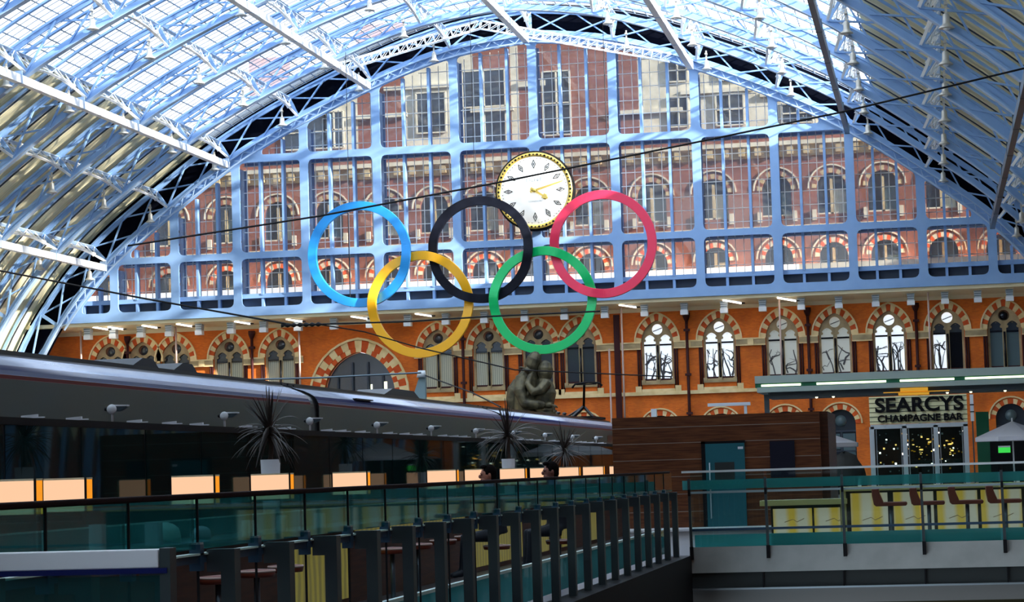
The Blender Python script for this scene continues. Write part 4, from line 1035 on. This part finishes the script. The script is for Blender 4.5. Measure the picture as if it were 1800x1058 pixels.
# ------------------------------------------------------------------ finned balustrade on the left
FX = -3.75
r = empty('rail_left', (FX, 0, 0)); r.name = 'balustrade'; tag(r, 'long balustrade with dark red top rail, teal glass and grey steel fins on the left', 'balustrade')
a = MB(); a.box(-.03, .03, 6, 32.1, 1.455, 1.485, 'rail'); a.build('top_rail', r, bevel=.008)
a = MB(); a.box(-.02, .02, 6, 32.1, 1.13, 1.17, 'bluesteel'); a.box(-.02, .03, 6, 32.1, 1.17, 1.18, 'edgeglow'); a.build('clamp_rail', r)
a = MB(); a.box(-.06, -.02, 6, 32.1, .66, .685, 'edgeglow'); a.build('mid_rail', r)
a = MB(); a.box(-.06, -.045, 6, 32.1, .34, .66, 'tealband'); a.build('lower_glass', r)
ys = [9.19+1.012*i for i in range(-3, 23)]
for i, y in enumerate(ys):
    a = MB(); a.box(-.006, .006, y+.01, y+1.0, 1.2, 1.46, 'tealglass'); a.build('glass_panel', r)
    a = MB(); a.box(.0, .012, y-.006, y+.006, .30, 1.46, 'black'); a.build('joint', r)
    a = MB(); a.box(-.03, .03, y-.03, y+.03, 1.09, 1.225, 'bluesteel'); a.box(-.028, .028, y-.028, y+.028, 1.225, 1.235, 'steel'); a.build('clamp', r)
    a = MB(); a.prism([(.02, y+.10, 1.195), (.17, y+.10, 1.195), (.17, y+.10, .12), (.095, y+.10, .12), (.095, y+.10, 1.08), (.02, y+.10, 1.08)], (0, .10, 0), 'darksteel'); a.build('fin', r)
# near white handrail at the bottom left
r = empty('handrail', (0, 0, 0)); tag(r, 'broad white handrail with dark end post at the bottom left corner', 'handrail')
a = MB(); a.box(-3.66, -2.47, 7.0, 7.06, 1.275, 1.335, 'whitepaint'); a.build('rail', r, bevel=.004)
a = MB(); a.box(-3.66, -2.44, 6.995, 7.065, 1.258, 1.275, 'trainblue'); a.build('under_strip', r)
a = MB(); a.box(-2.466, -2.43, 7.0, 7.06, .2, 1.338, 'darksteel'); a.build('post', r)
a = MB(); a.box(-3.66, -2.47, 7.02, 7.035, .3, 1.25, 'tealglass'); a.build('glass_panel', r)

# ------------------------------------------------------------------ glass railing on the right
r = empty('railing', (0, 32, 0)); tag(r, 'steel and teal glass railing standing on the pale concrete upstand', 'railing')
a = MB(); a.box(-3.55, 14, -.02, .02, 1.452, 1.482, 'railpale'); a.build('top_rail', r)
a = MB(); a.box(-3.44, 14, -.03, .01, 1.16, 1.19, 'railgrey'); a.build('middle_rail', r)
a = MB(); a.box(-3.44, 14, -.03, .01, .635, .67, 'bluesteel'); a.build('lower_rail', r)
for i in range(6):
    x = -3.47+1.06*i*1.0; 
    x = [-3.45, -2.38, -1.32, -.24, .85, 1.93][i]
    a = MB(); a.prism([(x-.018, -.05, 1.37), (x+.018, -.05, 1.37), (x+.03, -.05, .24), (x-.01, -.05, .24)], (0, .03, 0), 'darksteel'); a.box(x-.015, x+.035, -.07, -.01, .24, .42, 'black'); a.box(x-.015, x+.02, -.06, .03, 1.13, 1.22, 'black'); a.build('post', r)
    a = MB(); a.box(x+.02, x+1.05, .03, .042, .41, 1.45, 'clearglass'); a.build('glass_panel', r)
a = MB(); a.box(-3.55, 14, .05, .056, 1.215, 1.345, 'tealstrip'); a.build('tinted_band', r)
a = MB(); a.box(-3.4, 14, .05, .056, .41, .58, 'tealstrip'); a.build('kick_band', r)
for i, x in enumerate((-.62, .60)):
    a = MB(); a.box(x-.03, x+.03, 0, .02, 0, .13, 'whiteplastic'); o = a.build('menu_holder'); o.location = (0, 40.9, 1.10); o.location.x = x*1.25+.02; tag(o, 'small white menu card standing on the onyx bar, %s one' % ('left' if i == 0 else 'right'), 'menu holder', 'menu cards on the onyx bar')

# ------------------------------------------------------------------ wooden cabin
r = empty('cabin', (0, 56, 0)); tag(r, 'walnut-clad cabin with a teal door behind the right railing', 'cabin')
a = MB(); a.box(-7.9, -2.79, 0, 4.5, 0, 2.79, 'walnut'); a.box(-2.79, -2.60, .25, 4.5, 0, 2.79, 'walnutplain'); a.build('cladding', r)
a = MB()
for z in (.44, .87, 1.30, 1.72, 2.13, 2.52): a.box(-7.9, -2.79, -.008, 0, z-.008, z+.008, 'striptrim')
a.build('metal_strip', r)
d = MB(); d.box(-5.60, -4.64, -.06, 0, .02, 2.08, 'tealdoor'); d = d.build('door', r)
a = MB(); a.box(-5.38, -4.9, -.068, -.06, 1.18, 1.62, 'panelgrey'); a.build('vision_panel', d)
a = MB(); a.tube([(-5.50, -.13, .25), (-5.50, -.13, 1.62)], .018, 8, 'steel'); a.build('pull_handle', d)
a = MB(); a.box(-4.80, -4.67, -.07, -.06, 1.93, 1.99, 'whiteplastic'); a.build('door_sign', d)
a = MB(); a.box(-5.70, -5.60, -.05, .0, 0, 2.14, 'black'); a.box(-5.7, -4.62, -.05, 0, 2.08, 2.14, 'black'); a.build('door_frame', r)
n_ = MB(); n_.box(-4.02, -3.42, -.04, 0, 1.21, 2.10, 'navy'); n_.build('hatch', r)
a = MB(); a.box(-8.3, -2.3, -1.6, 0, 0, .05, 'whitepaint'); struct(a.build('floor'), 'pale strip of floor in front of the wooden cabin', 'floor').location = (0, 56, 0)

# ------------------------------------------------------------------ onyx bar
r = empty('onyx_bar', (0, 41, 0)); tag(r, 'backlit yellow onyx bar with a lower left section behind the right railing', 'bar counter')
a = MB(); a.box(-1.72, 8, -.3, .35, 1.02, 1.10, 'counter'); a.build('high_top', r, bevel=.01)
a = MB(); a.box(-3.14, -1.60, -.3, .35, .80, .90, 'counter'); a.build('low_top', r, bevel=.01)
a = MB(); a.box(-1.62, 8, .0, .3, .10, 1.02, 'panelgrey'); a.box(-2.97, -1.62, .0, .3, .10, .80, 'panelgrey'); a.box(-1.72, -1.62, -.25, .3, .1, 1.04, 'counter'); a.build('carcass', r)
for x0, x1, z1 in ((-2.93, -2.24, .74), (-2.20, -1.74, .74), (-1.55, -.90, .98), (-.80, -.10, .98), (-.04, .66, .98), (.72, 1.42, .98), (1.48, 2.2, .98), (2.28, 3.0, .98), (3.08, 3.8, .98), (3.88, 4.6, .98), (4.68, 5.4, .98)):
    a = MB(); a.box(x0, x1, -.03, -.01, .30, z1, 'onyx'); a.build('onyx_panel', r)
    a = MB(); a.tube([(x0+.2, -.035, .5), (x0+.35, -.035, .55), (x0+.42, -.035, .5), (x0+.55, -.035, .56)], .006, 5, 'stonegrey'); a.build('vein', r)
def make_barstool():
    r = empty('bar_stool'); a = MB()
    a.prism([(-.27, -.19, .80), (-.24, -.19, .76), (.28, -.19, .76), (.30, -.19, .80), (.28, -.19, .83), (-.10, -.19, .83)], (0, .38, 0), 'leather'); a.build('seat', r, bevel=.015)
    a = MB(); a.prism([(-.27, -.19, .78), (-.10, -.19, .80), (-.17, -.19, .98), (-.18, -.19, 1.06), (-.30, -.19, 1.06), (-.30, -.19, .95)], (0, .38, 0), 'leather'); a.build('backrest', r, bevel=.015)
    a = MB(); a.tube([(.02, 0, .03), (.02, 0, .77)], .035, 10, 'steeldark'); a.build('stem', r)
    a = MB(); a.lathe([(.21, 0), (.21, .015), (.05, .03)], (.02, 0, 0), 20, 'steel'); a.build('base', r); return r
bs = make_barstool()
for i, x in enumerate((-.84, -.20, .45, 1.09)):
    lb = 'rust leather bar stool at the onyx bar, %s from the left' % ORD[i]
    if i == 0: bs.location = (x, 40, 0); tag(bs, lb, 'bar stool', 'rust bar stools at the onyx bar')
    else: dup(bs, (x, 40, 0), label=lb)

# ------------------------------------------------------------------ champagne bar front, canopy, parasols
r = empty('champagne_bar', (0, 120, 0)); tag(r, 'champagne bar front with slatted sign board over three glass doors', 'bar front')
a = MB(); a.box(-3.38, 1.62, 0, .3, 3.42, 4.85, 'signboard')
for i in range(6): z = 3.55+.24*i; a.box(-3.38, 1.62, -.02, 0, z, z+.035, 'signgap')
a.build('sign_board', r)
textmesh('SEARCYS', 'sign_lettering', 1.02, 'ink', .04, r, (-.82, -.1, 4.36), 1.11, .03, -.0)
textmesh('CHAMPAGNE BAR', 'sign_lettering', .50, 'ink', .04, r, (-.80, -.1, 3.68), 1.06, .016, -.0)
a = MB(); a.box(-3.36, 1.62, -.05, .2, 3.18, 3.40, 'fitting')
for x in (-3.30, -1.62, -.02, 1.50): a.box(x-.12, x+.12, -.05, .2, 0, 3.3, 'fitting')
a.build('door_frame', r)
for i, (x0, x1) in enumerate(((-3.1, -1.78), (-1.44, -.2), (.16, 1.34))):
    d = MB(); d.box(x0, x1, .05, .07, .1, 3.15, 'doorglass'); d = d.build('glass_door', r)
    a = MB()
    for x in (x0, x1-.05): a.box(x, x+.05, 0, .05, .1, 3.15, 'steel')
    a.build('door_stile', d)
a = MB(); a.box(-3.4, 1.6, 1.8, 2, 0, 3.4, 'black'); a.build('back_panel', r)
rn = random.Random(5); a = MB()
for i in range(90):
    x = rn.uniform(-3.1, 1.4); z = rn.uniform(.9, 3.0); s = rn.uniform(.02, .05); m = rn.choice(['warmglow', 'tubelight', 'fitting', 'fitting', 'panegrey', 'amber']) ; a.box(x-s, x+s, 1.3, 1.4, z-s, z+s, m)
for i in range(26):
    x = rn.uniform(-1.3, -.35) if i % 2 else rn.uniform(.5, .9); z = rn.uniform(1.7, 2.6); s = rn.uniform(.03, .08); a.box(x-s, x+s, 1.2, 1.3, z-s*.5, z+s*.5, 'warmglow' if i % 3 else 'amber')
b_ = a.build('bottle_display', r); b_['kind'] = 'stuff'
# canopy
r = empty('canopy', (0, 110, 0)); tag(r, 'long pale canopy with strip lights above the champagne bar sign', 'canopy')
a = MB(); a.box(-8.5, 13, 0, 3.5, 5.42, 5.78, 'canopy'); a.box(-8.5, 13, .1, 3.5, 5.22, 5.42, 'green'); a.box(-8.4, 13, -.1, 3.6, 4.98, 5.22, 'canopy'); a.build('fascia', r)
a = MB(); a.box(-7.9, 13, .4, 3.4, 4.70, 4.98, 'canopydark'); a.build('soffit', r)
for x0, x1 in ((-8.2, -6.3), (-5.55, -2.25), (-1.6, .95), (1.45, 3.1), (3.1, 4.9)): a = MB(); a.box(x0, x1, .02, .09, 5.26, 5.36, 'greentube'); a.build('strip_light', r)
a = MB(); a.box(-1.6, -.3, -.2, 1, 4.78, 4.95, 'amber'); a.box(-1.7, -.25, -.2, 1, 4.62, 4.72, 'amber'); a.box(-2.4, .7, -.1, 0, 4.74, 4.78, 'amber'); a.build('heater', r)
for x in (-5.6, -4.8, .6, 1.7, 3.3): a = MB(); a.lathe([(.01, 4.62), (.06, 4.64), (.07, 4.70)], (x, .6, 0), 10, 'greentube'); a.build('downlight', r)
for i, x in enumerate((-8.2, 8.0)): a = MB(); a.box(x-.12, x+.12, 3.2, 3.44, 0, 5.0, 'canopydark'); a.build('column', r)
# white parasols
def parasol(x, y, z, label, rr=2.3):
    r = empty('parasol', (x, y, 0)); a = MB(); k = a.mi('parasol'); N = 8
    top = a.bm.verts.new((0, 0, z)); ring = [a.bm.verts.new((rr*math.cos(2*PI*(i+.5)/N), rr*math.sin(2*PI*(i+.5)/N), z-.75)) for i in range(N)]; low = [a.bm.verts.new((v.co.x, v.co.y, z-.95)) for v in ring]
    for i in range(N): f = a.bm.faces.new((top, ring[i], ring[(i+1) % N])); f.material_index = k; f = a.bm.faces.new((ring[i], low[i], low[(i+1) % N], ring[(i+1) % N])); f.material_index = k
    a.build('parasol_cover', r, recalc=False); a = MB(); a.tube([(0, 0, 0), (0, 0, z+.15)], .04, 8, 'whiteplastic'); a.build('pole', r)
    a = MB(); a.lathe([(.35, 0), (.35, .1), (.08, .15)], (0, 0, 0), 16, 'concrete'); a.build('base', r); return tag(r, label, 'parasol', 'white parasols by the champagne bar')
parasol(-5.9, 112, 3.2, 'white parasol half hidden behind the wooden cabin'); parasol(3.6, 112, 3.25, 'white parasol at the right edge beside the green panel', 1.9)
a = MB(); a.box(1.96, 2.58, 0, .3, 0, 3.8, 'green'); o = a.build('green_panel'); o.location = (0, 115, 0); tag(o, 'tall dark green panel right of the champagne bar doors', 'panel')
r = empty('kiosk', (0, 118, 0)); a = MB(); a.box(2.3, 6, 0, 2, 0, 2.35, 'black'); a.build('body', r); a = MB(); a.box(3.05, 3.65, -.05, 0, 1.75, 2.1, 'greenlit'); a.box(3.05, 3.65, -.06, -.05, 2.02, 2.1, 'whiteplastic'); a.build('lit_sign', r); tag(r, 'black kiosk with a small green lit sign under the right parasol', 'kiosk')
a = MB(); rn = random.Random(9)
a.lathe([(.9, 0), (1.05, .5), (.95, 1.2), (.6, 1.75), (.05, 2.0)], (0, 0, 0), 14, 'bush')
for v in a.bm.verts: v.co += Vector([rn.uniform(-.08, .08) for _ in range(3)])
o = a.build('clipped_bush'); o.location = (-4.4, 110, 0); tag(o, 'dark clipped bush left of the champagne bar doors', 'bush')
# post clock-like lamps by the right of the sign
a = MB(); a.box(1.75, 1.92, -.1, .1, 3.4, 4.75, 'whiteplastic'); a.box(1.73, 1.94, -.11, .11, 4.2, 4.26, 'black'); a.box(1.73, 1.94, -.11, .11, 3.85, 3.9, 'black'); a.box(1.8, 1.87, -.05, .05, 0, 3.4, 'steeldark'); o = a.build('sign_post'); o.location = (0, 118, 0); tag(o, 'slim white sign post right of the lettering board', 'post')
# t-shaped light in front of the brick wall
r = empty('street_light', (-9.4, 115, 0)); a = MB(); a.box(-.07, .07, -.07, .07, 0, 4.6, 'fitting'); a.build('pole', r); a = MB(); a.box(-1.9, .25, -.12, .12, 4.52, 4.68, 'fitting'); a.build('arm', r); tag(r, 'grey T-shaped light post above the wooden cabin', 'lamp post')
a = MB(); a.box(-.14, .14, -.1, .1, 0, 4.5, 'fitting'); o = a.build('camera_post'); o.location = (-14.05, 115, 0); tag(o, 'short grey post rising above the left end of the wooden cabin', 'post')

# ------------------------------------------------------------------ figures
def skinned(name, chains, radii, parent, m, loc=(0, 0, 0), sub=2):
    """one continuous body: joints as vertices, edges as bones"""
    bm = bmesh.new(); vs = {k: bm.verts.new(p) for k, p in chains['v'].items()}
    for a_, b_ in chains['e']: bm.edges.new((vs[a_], vs[b_]))
    me = bpy.data.meshes.new(name); order = list(chains['v'].keys()); bm.to_mesh(me); bm.free(); me.materials.append(M[m])
    o = bpy.data.objects.new(name, me); COL.objects.link(o); o.location = loc
    if parent is not None: o.parent = parent
    md = o.modifiers.new('skin', 'SKIN'); md.use_smooth_shade = True
    sl = me.skin_vertices[0].data if me.skin_vertices else None
    if sl is None:
        bpy.context.view_layer.objects.active = o
        me.skin_vertices_create() if hasattr(me, 'skin_vertices_create') else None
        sl = me.skin_vertices[0].data
    for i, k in enumerate(order): rr = radii[k]; sl[i].radius = rr if isinstance(rr, tuple) else (rr, rr); sl[i].use_root = (i == 0)
    s2 = o.modifiers.new('sub', 'SUBSURF'); s2.levels = sub; s2.render_levels = sub
    return o
def tubes_body(name, parts, parent, m):
    """fused limbs through voxel remesh: one continuous surface"""
    a = MB()
    for p in parts: a.tube(p[0], p[1], 12, m)
    o = a.build(name, parent); r_ = o.modifiers.new('fuse', 'REMESH'); r_.mode = 'VOXEL'; return o, r_
def head(parent, c, s, facing, skin, hair):
    """ellipsoid head with nose, brow, ears, hair; facing is a unit vector in XY"""
    fx = Vector(facing); sd = Vector((-fx.y, fx.x, 0)); c = Vector(c); a = MB()
    def blob(cc, ra, rb, rc, mm, n=14):
        k = a.mi(mm); rows = []
        for i in range(n//2+1):
            t = PI*i/(n//2); rows.append([a.bm.verts.new(cc+fx*ra*math.sin(t)*math.cos(2*PI*j/n)+sd*rb*math.sin(t)*math.sin(2*PI*j/n)+Vector((0, 0, rc*math.cos(t)))) for j in range(n)])
        for p, q in zip(rows, rows[1:]):
            for j in range(n):
                f = a.bm.faces.new((p[j], q[j], q[(j+1) % n], p[(j+1) % n])); f.material_index = k; f.smooth = True
    blob(c, .098*s, .078*s, .115*s, skin); blob(c+fx*.025*s-Vector((0, 0, .06*s)), .07*s, .058*s, .068*s, skin)
    blob(c+fx*.10*s-Vector((0, 0, .02*s)), .026*s, .014*s, .028*s, skin, 8); blob(c+fx*.082*s+Vector((0, 0, .018*s)), .022*s, .05*s, .012*s, skin, 8)
    for g in (-1, 1):
        blob(c+sd*g*.079*s-fx*.005*s-Vector((0, 0, .005*s)), .020*s, .010*s, .032*s, skin, 8)
        blob(c+fx*.088*s+sd*g*.03*s, .010*s, .014*s, .008*s, 'ink' if skin != 'bronze' else 'bronze', 8)
    blob(c+fx*.088*s-Vector((0, 0, .062*s)), .012*s, .026*s, .007*s, 'leather' if skin != 'bronze' else 'bronze', 8)
    h = a.build('head', parent, recalc=False)
    a = MB(); blob(c-fx*.018*s+Vector((0, 0, .030*s)), .100*s, .088*s, .105*s, hair); blob(c-fx*.05*s-Vector((0, 0, .02*s)), .062*s, .080*s, .085*s, hair); blob(c+fx*.05*s+Vector((0, 0, .10*s)), .05*s, .06*s, .03*s, hair)
    a.build('hair', parent, recalc=False)
def handmesh(parent, c, dirv, s, m):
    d = Vector(dirv).normalized(); sd = d.cross(Vector((0, 0, 1))); sd = sd.normalized() if sd.length > .1 else Vector((1, 0, 0)); up = sd.cross(d); c = Vector(c); a = MB()
    a.tube([c, c+d*.045*s, c+d*.09*s], [.026*s, .036*s, .034*s], 8, m)
    for i, L in enumerate((.070, .080, .075, .058)):
        b = c+d*.085*s+sd*(i-1.5)*.017*s; a.tube([b, b+d*L*.5*s-up*.006*s, b+d*L*.8*s-up*.022*s, b+d*L*.9*s-up*.04*s], [.009*s, .0085*s, .008*s, .006*s], 6, m)
    b = c+d*.03*s-sd*.03*s; a.tube([b, b+d*.03*s-sd*.028*s, b+d*.06*s-sd*.03*s-up*.01*s], [.012*s, .010*s, .007*s], 6, m)
    return a.build('hand', parent)
def man(x, y, facing, top, label, skin):
    """man perched on a stool, forearms forward"""
    r = empty('person', (x, y, 0)); s = 1.0; f = Vector(facing); sd = Vector((-f.y, f.x, 0)); Z = Vector((0, 0, 1)); hz = top-.135
    neck = f*.02+Z*(hz-.10); chest = f*.0+Z*(hz-.36); waist = -f*.04+Z*(hz-.62); pel = -f*.06+Z*(hz-.80)
    P = [([neck, neck-Z*.08, chest, waist, pel], [.055, .075, .165, .150, .165])]
    for g in (-1, 1):
        sh = Z*(hz-.22)+sd*g*.17; el = sh+sd*g*.06+f*.06-Z*.28; wr = el+f*.24+Z*.03-sd*g*.03
        P.append(([neck-Z*.09, sh, el, wr], [.07, .072, .052, .036]))
        hp = pel+sd*g*.09; kn = hp+f*.42-Z*.04; an = kn+f*.04-Z*.44
        P.append(([hp, kn, an, ], [.10, .072, .048])); P.append(([an, an-Z*.02+f*.04, an-Z*.05+f*.17], [.048, .045, .032]))
        handmesh(r, wr, f-Z*.1, 1.0, skin)
    o, md = tubes_body('body', P, r, 'suit'); md.voxel_size = .022; md.use_smooth_shade = True
    a = MB(); a.tube([neck-Z*.04, neck+Z*.06], [.06, .055], 12, skin); a.tube([neck-Z*.06, neck-Z*.01], [.078, .066], 12, 'shirt'); a.build('collar', r)
    head(r, f*.03+Z*hz, 1.06, f, skin, 'hair'); tag(r, label, 'person')
    st2 = dup(st, (x-f.x*.06, y-f.y*.06, 0)); st2.scale = (1, 1, (hz-.93)/.68 if hz > 1 else 1); return r, st2
p1, s1 = man(-5.90, 30.0, Vector((-.93, -.36, 0)).normalized(), 1.65, 'dark-haired man in a dark suit, left of the white pot, facing left', 'skin')
s1['label'] = 'tall round stool under the left seated man'
p2, s2 = man(-5.22, 31.0, Vector((-.9, -.42, 0)).normalized(), 1.67, 'dark-haired man in a dark suit, nearer the wooden cabin, facing left', 'skindark')
s2['label'] = 'tall round stool under the right seated man'

# bronze couple, nine metres tall with its plinth
BRZ = empty('statue', (-24.2, 138, 0)); tag(BRZ, 'towering bronze statue of an embracing couple under the clock', 'statue')
S = 4.75
V = lambda x, y, z: Vector((x*S, y*S, z*S))
Zt = .15
def brz(name, parts, vox): 
    o, md = tubes_body(name, [([V(*p) for p in P], [q*S for q in R]) for P, R in parts], BRZ, 'bronze'); md.voxel_size = vox; md.use_smooth_shade = True; return o
# man on the left, leaning right
brz('man_figure', [([(-.10, 0, .20), (-.11, 0, .95), (-.13, 0, 1.10), (-.13, 0, 1.22), (-.10, 0, 1.38), (-.05, 0, 1.50), (-.01, 0, 1.58)], [.13, .165, .165, .165, .155, .10, .065]),
    ([(-.17, -.02, .95), (-.16, -.04, .50), (-.15, -.02, .10), (-.10, -.08, .06)], [.095, .072, .055, .04]), ([(-.04, .03, .95), (-.05, .03, .5), (-.06, .04, .1), (0, 0, .06)], [.09, .07, .055, .04]),
    ([(-.14, -.12, 1.42), (-.16, -.20, 1.24), (-.10, -.21, 1.08), (.06, -.19, 1.06), (.14, -.14, 1.05)], [.088, .085, .075, .065, .045]),
    ([(-.06, .12, 1.42), (.04, .16, 1.32), (.18, .1, 1.30)], [.07, .06, .045])], .05)
brz('man_head', [([(-.05, 0, 1.48), (-.03, 0, 1.57), (.01, 0, 1.66), (.03, 0, 1.72), (.04, 0, 1.75)], [.075, .100, .100, .070, .025]), ([(.04, 0, 1.66), (.07, 0, 1.62), (.06, 0, 1.60)], [.05, .03, .03])], .035)
brz('backpack', [([(-.26, .0, 1.00), (-.27, 0, 1.12), (-.25, 0, 1.26), (-.20, 0, 1.38)], [.085, .115, .115, .075])], .045)
brz('backpack_strap', [([(-.22, -.10, 1.42), (-.12, -.15, 1.45), (-.04, -.16, 1.34), (-.06, -.17, 1.20), (-.14, -.17, 1.10)], [.022]*5), ([(-.22, .10, 1.42), (-.12, .15, 1.45), (-.04, .15, 1.30)], [.022]*3)], .035)
# woman on the right
brz('woman_figure', [([(.16, 0, .30), (.15, 0, .62), (.12, 0, .95), (.11, 0, 1.08), (.13, 0, 1.22), (.13, 0, 1.34), (.12, 0, 1.42)], [.16, .16, .15, .14, .155, .11, .06]),
    ([(.11, -.02, .60), (.11, -.03, .10), (.08, -.08, .05)], [.06, .045, .03]), ([(.21, .0, .60), (.21, .02, .10), (.18, -.04, .05)], [.06, .045, .03]),
    ([(.18, -.12, 1.34), (.11, -.21, 1.24), (.02, -.22, 1.22), (-.06, -.2, 1.32), (-.02, -.13, 1.46)], [.075, .068, .058, .048, .035]), ([(.16, .12, 1.34), (.08, .14, 1.42), (-.02, .12, 1.5)], [.055, .045, .035])], .05)
brz('woman_head', [([(.13, 0, 1.38), (.14, 0, 1.46), (.15, 0, 1.54), (.15, 0, 1.60), (.15, 0, 1.63)], [.07, .096, .098, .070, .025]), ([(.08, 0, 1.53), (.06, 0, 1.55)], [.04, .028]), ([(.20, 0, 1.53), (.20, 0, 1.46), (.18, 0, 1.40)], [.05, .05, .04])], .035)
brz('skirt_hem', [([(.15, 0, .98), (.155, 0, .86), (.16, 0, .62), (.165, 0, .50)], [.135, .15, .165, .17])], .06)
brz('belt', [([(.06, -.10, .985), (.14, -.13, .99), (.24, -.08, .985)], [.03, .03, .03])], .04)
a = MB(); a.lathe([(2.4, 0), (2.4, .35), (2.1, .40), (2.1, .62)], (0, 0, 0), 32, 'bronze'); a.build('plinth', BRZ)
for ch in BRZ.children:
    if ch.name.split('.')[0] != 'plinth': ch.location.z = .55
for hp in ((.15, -.14, 1.05, 1, 0), (-.02, -.14, 1.47, -.6, .5)):
    h = handmesh(BRZ, V(hp[0], hp[1], hp[2]), (hp[3], 0, hp[4]), S*1.05, 'bronze'); h.location.z = .55
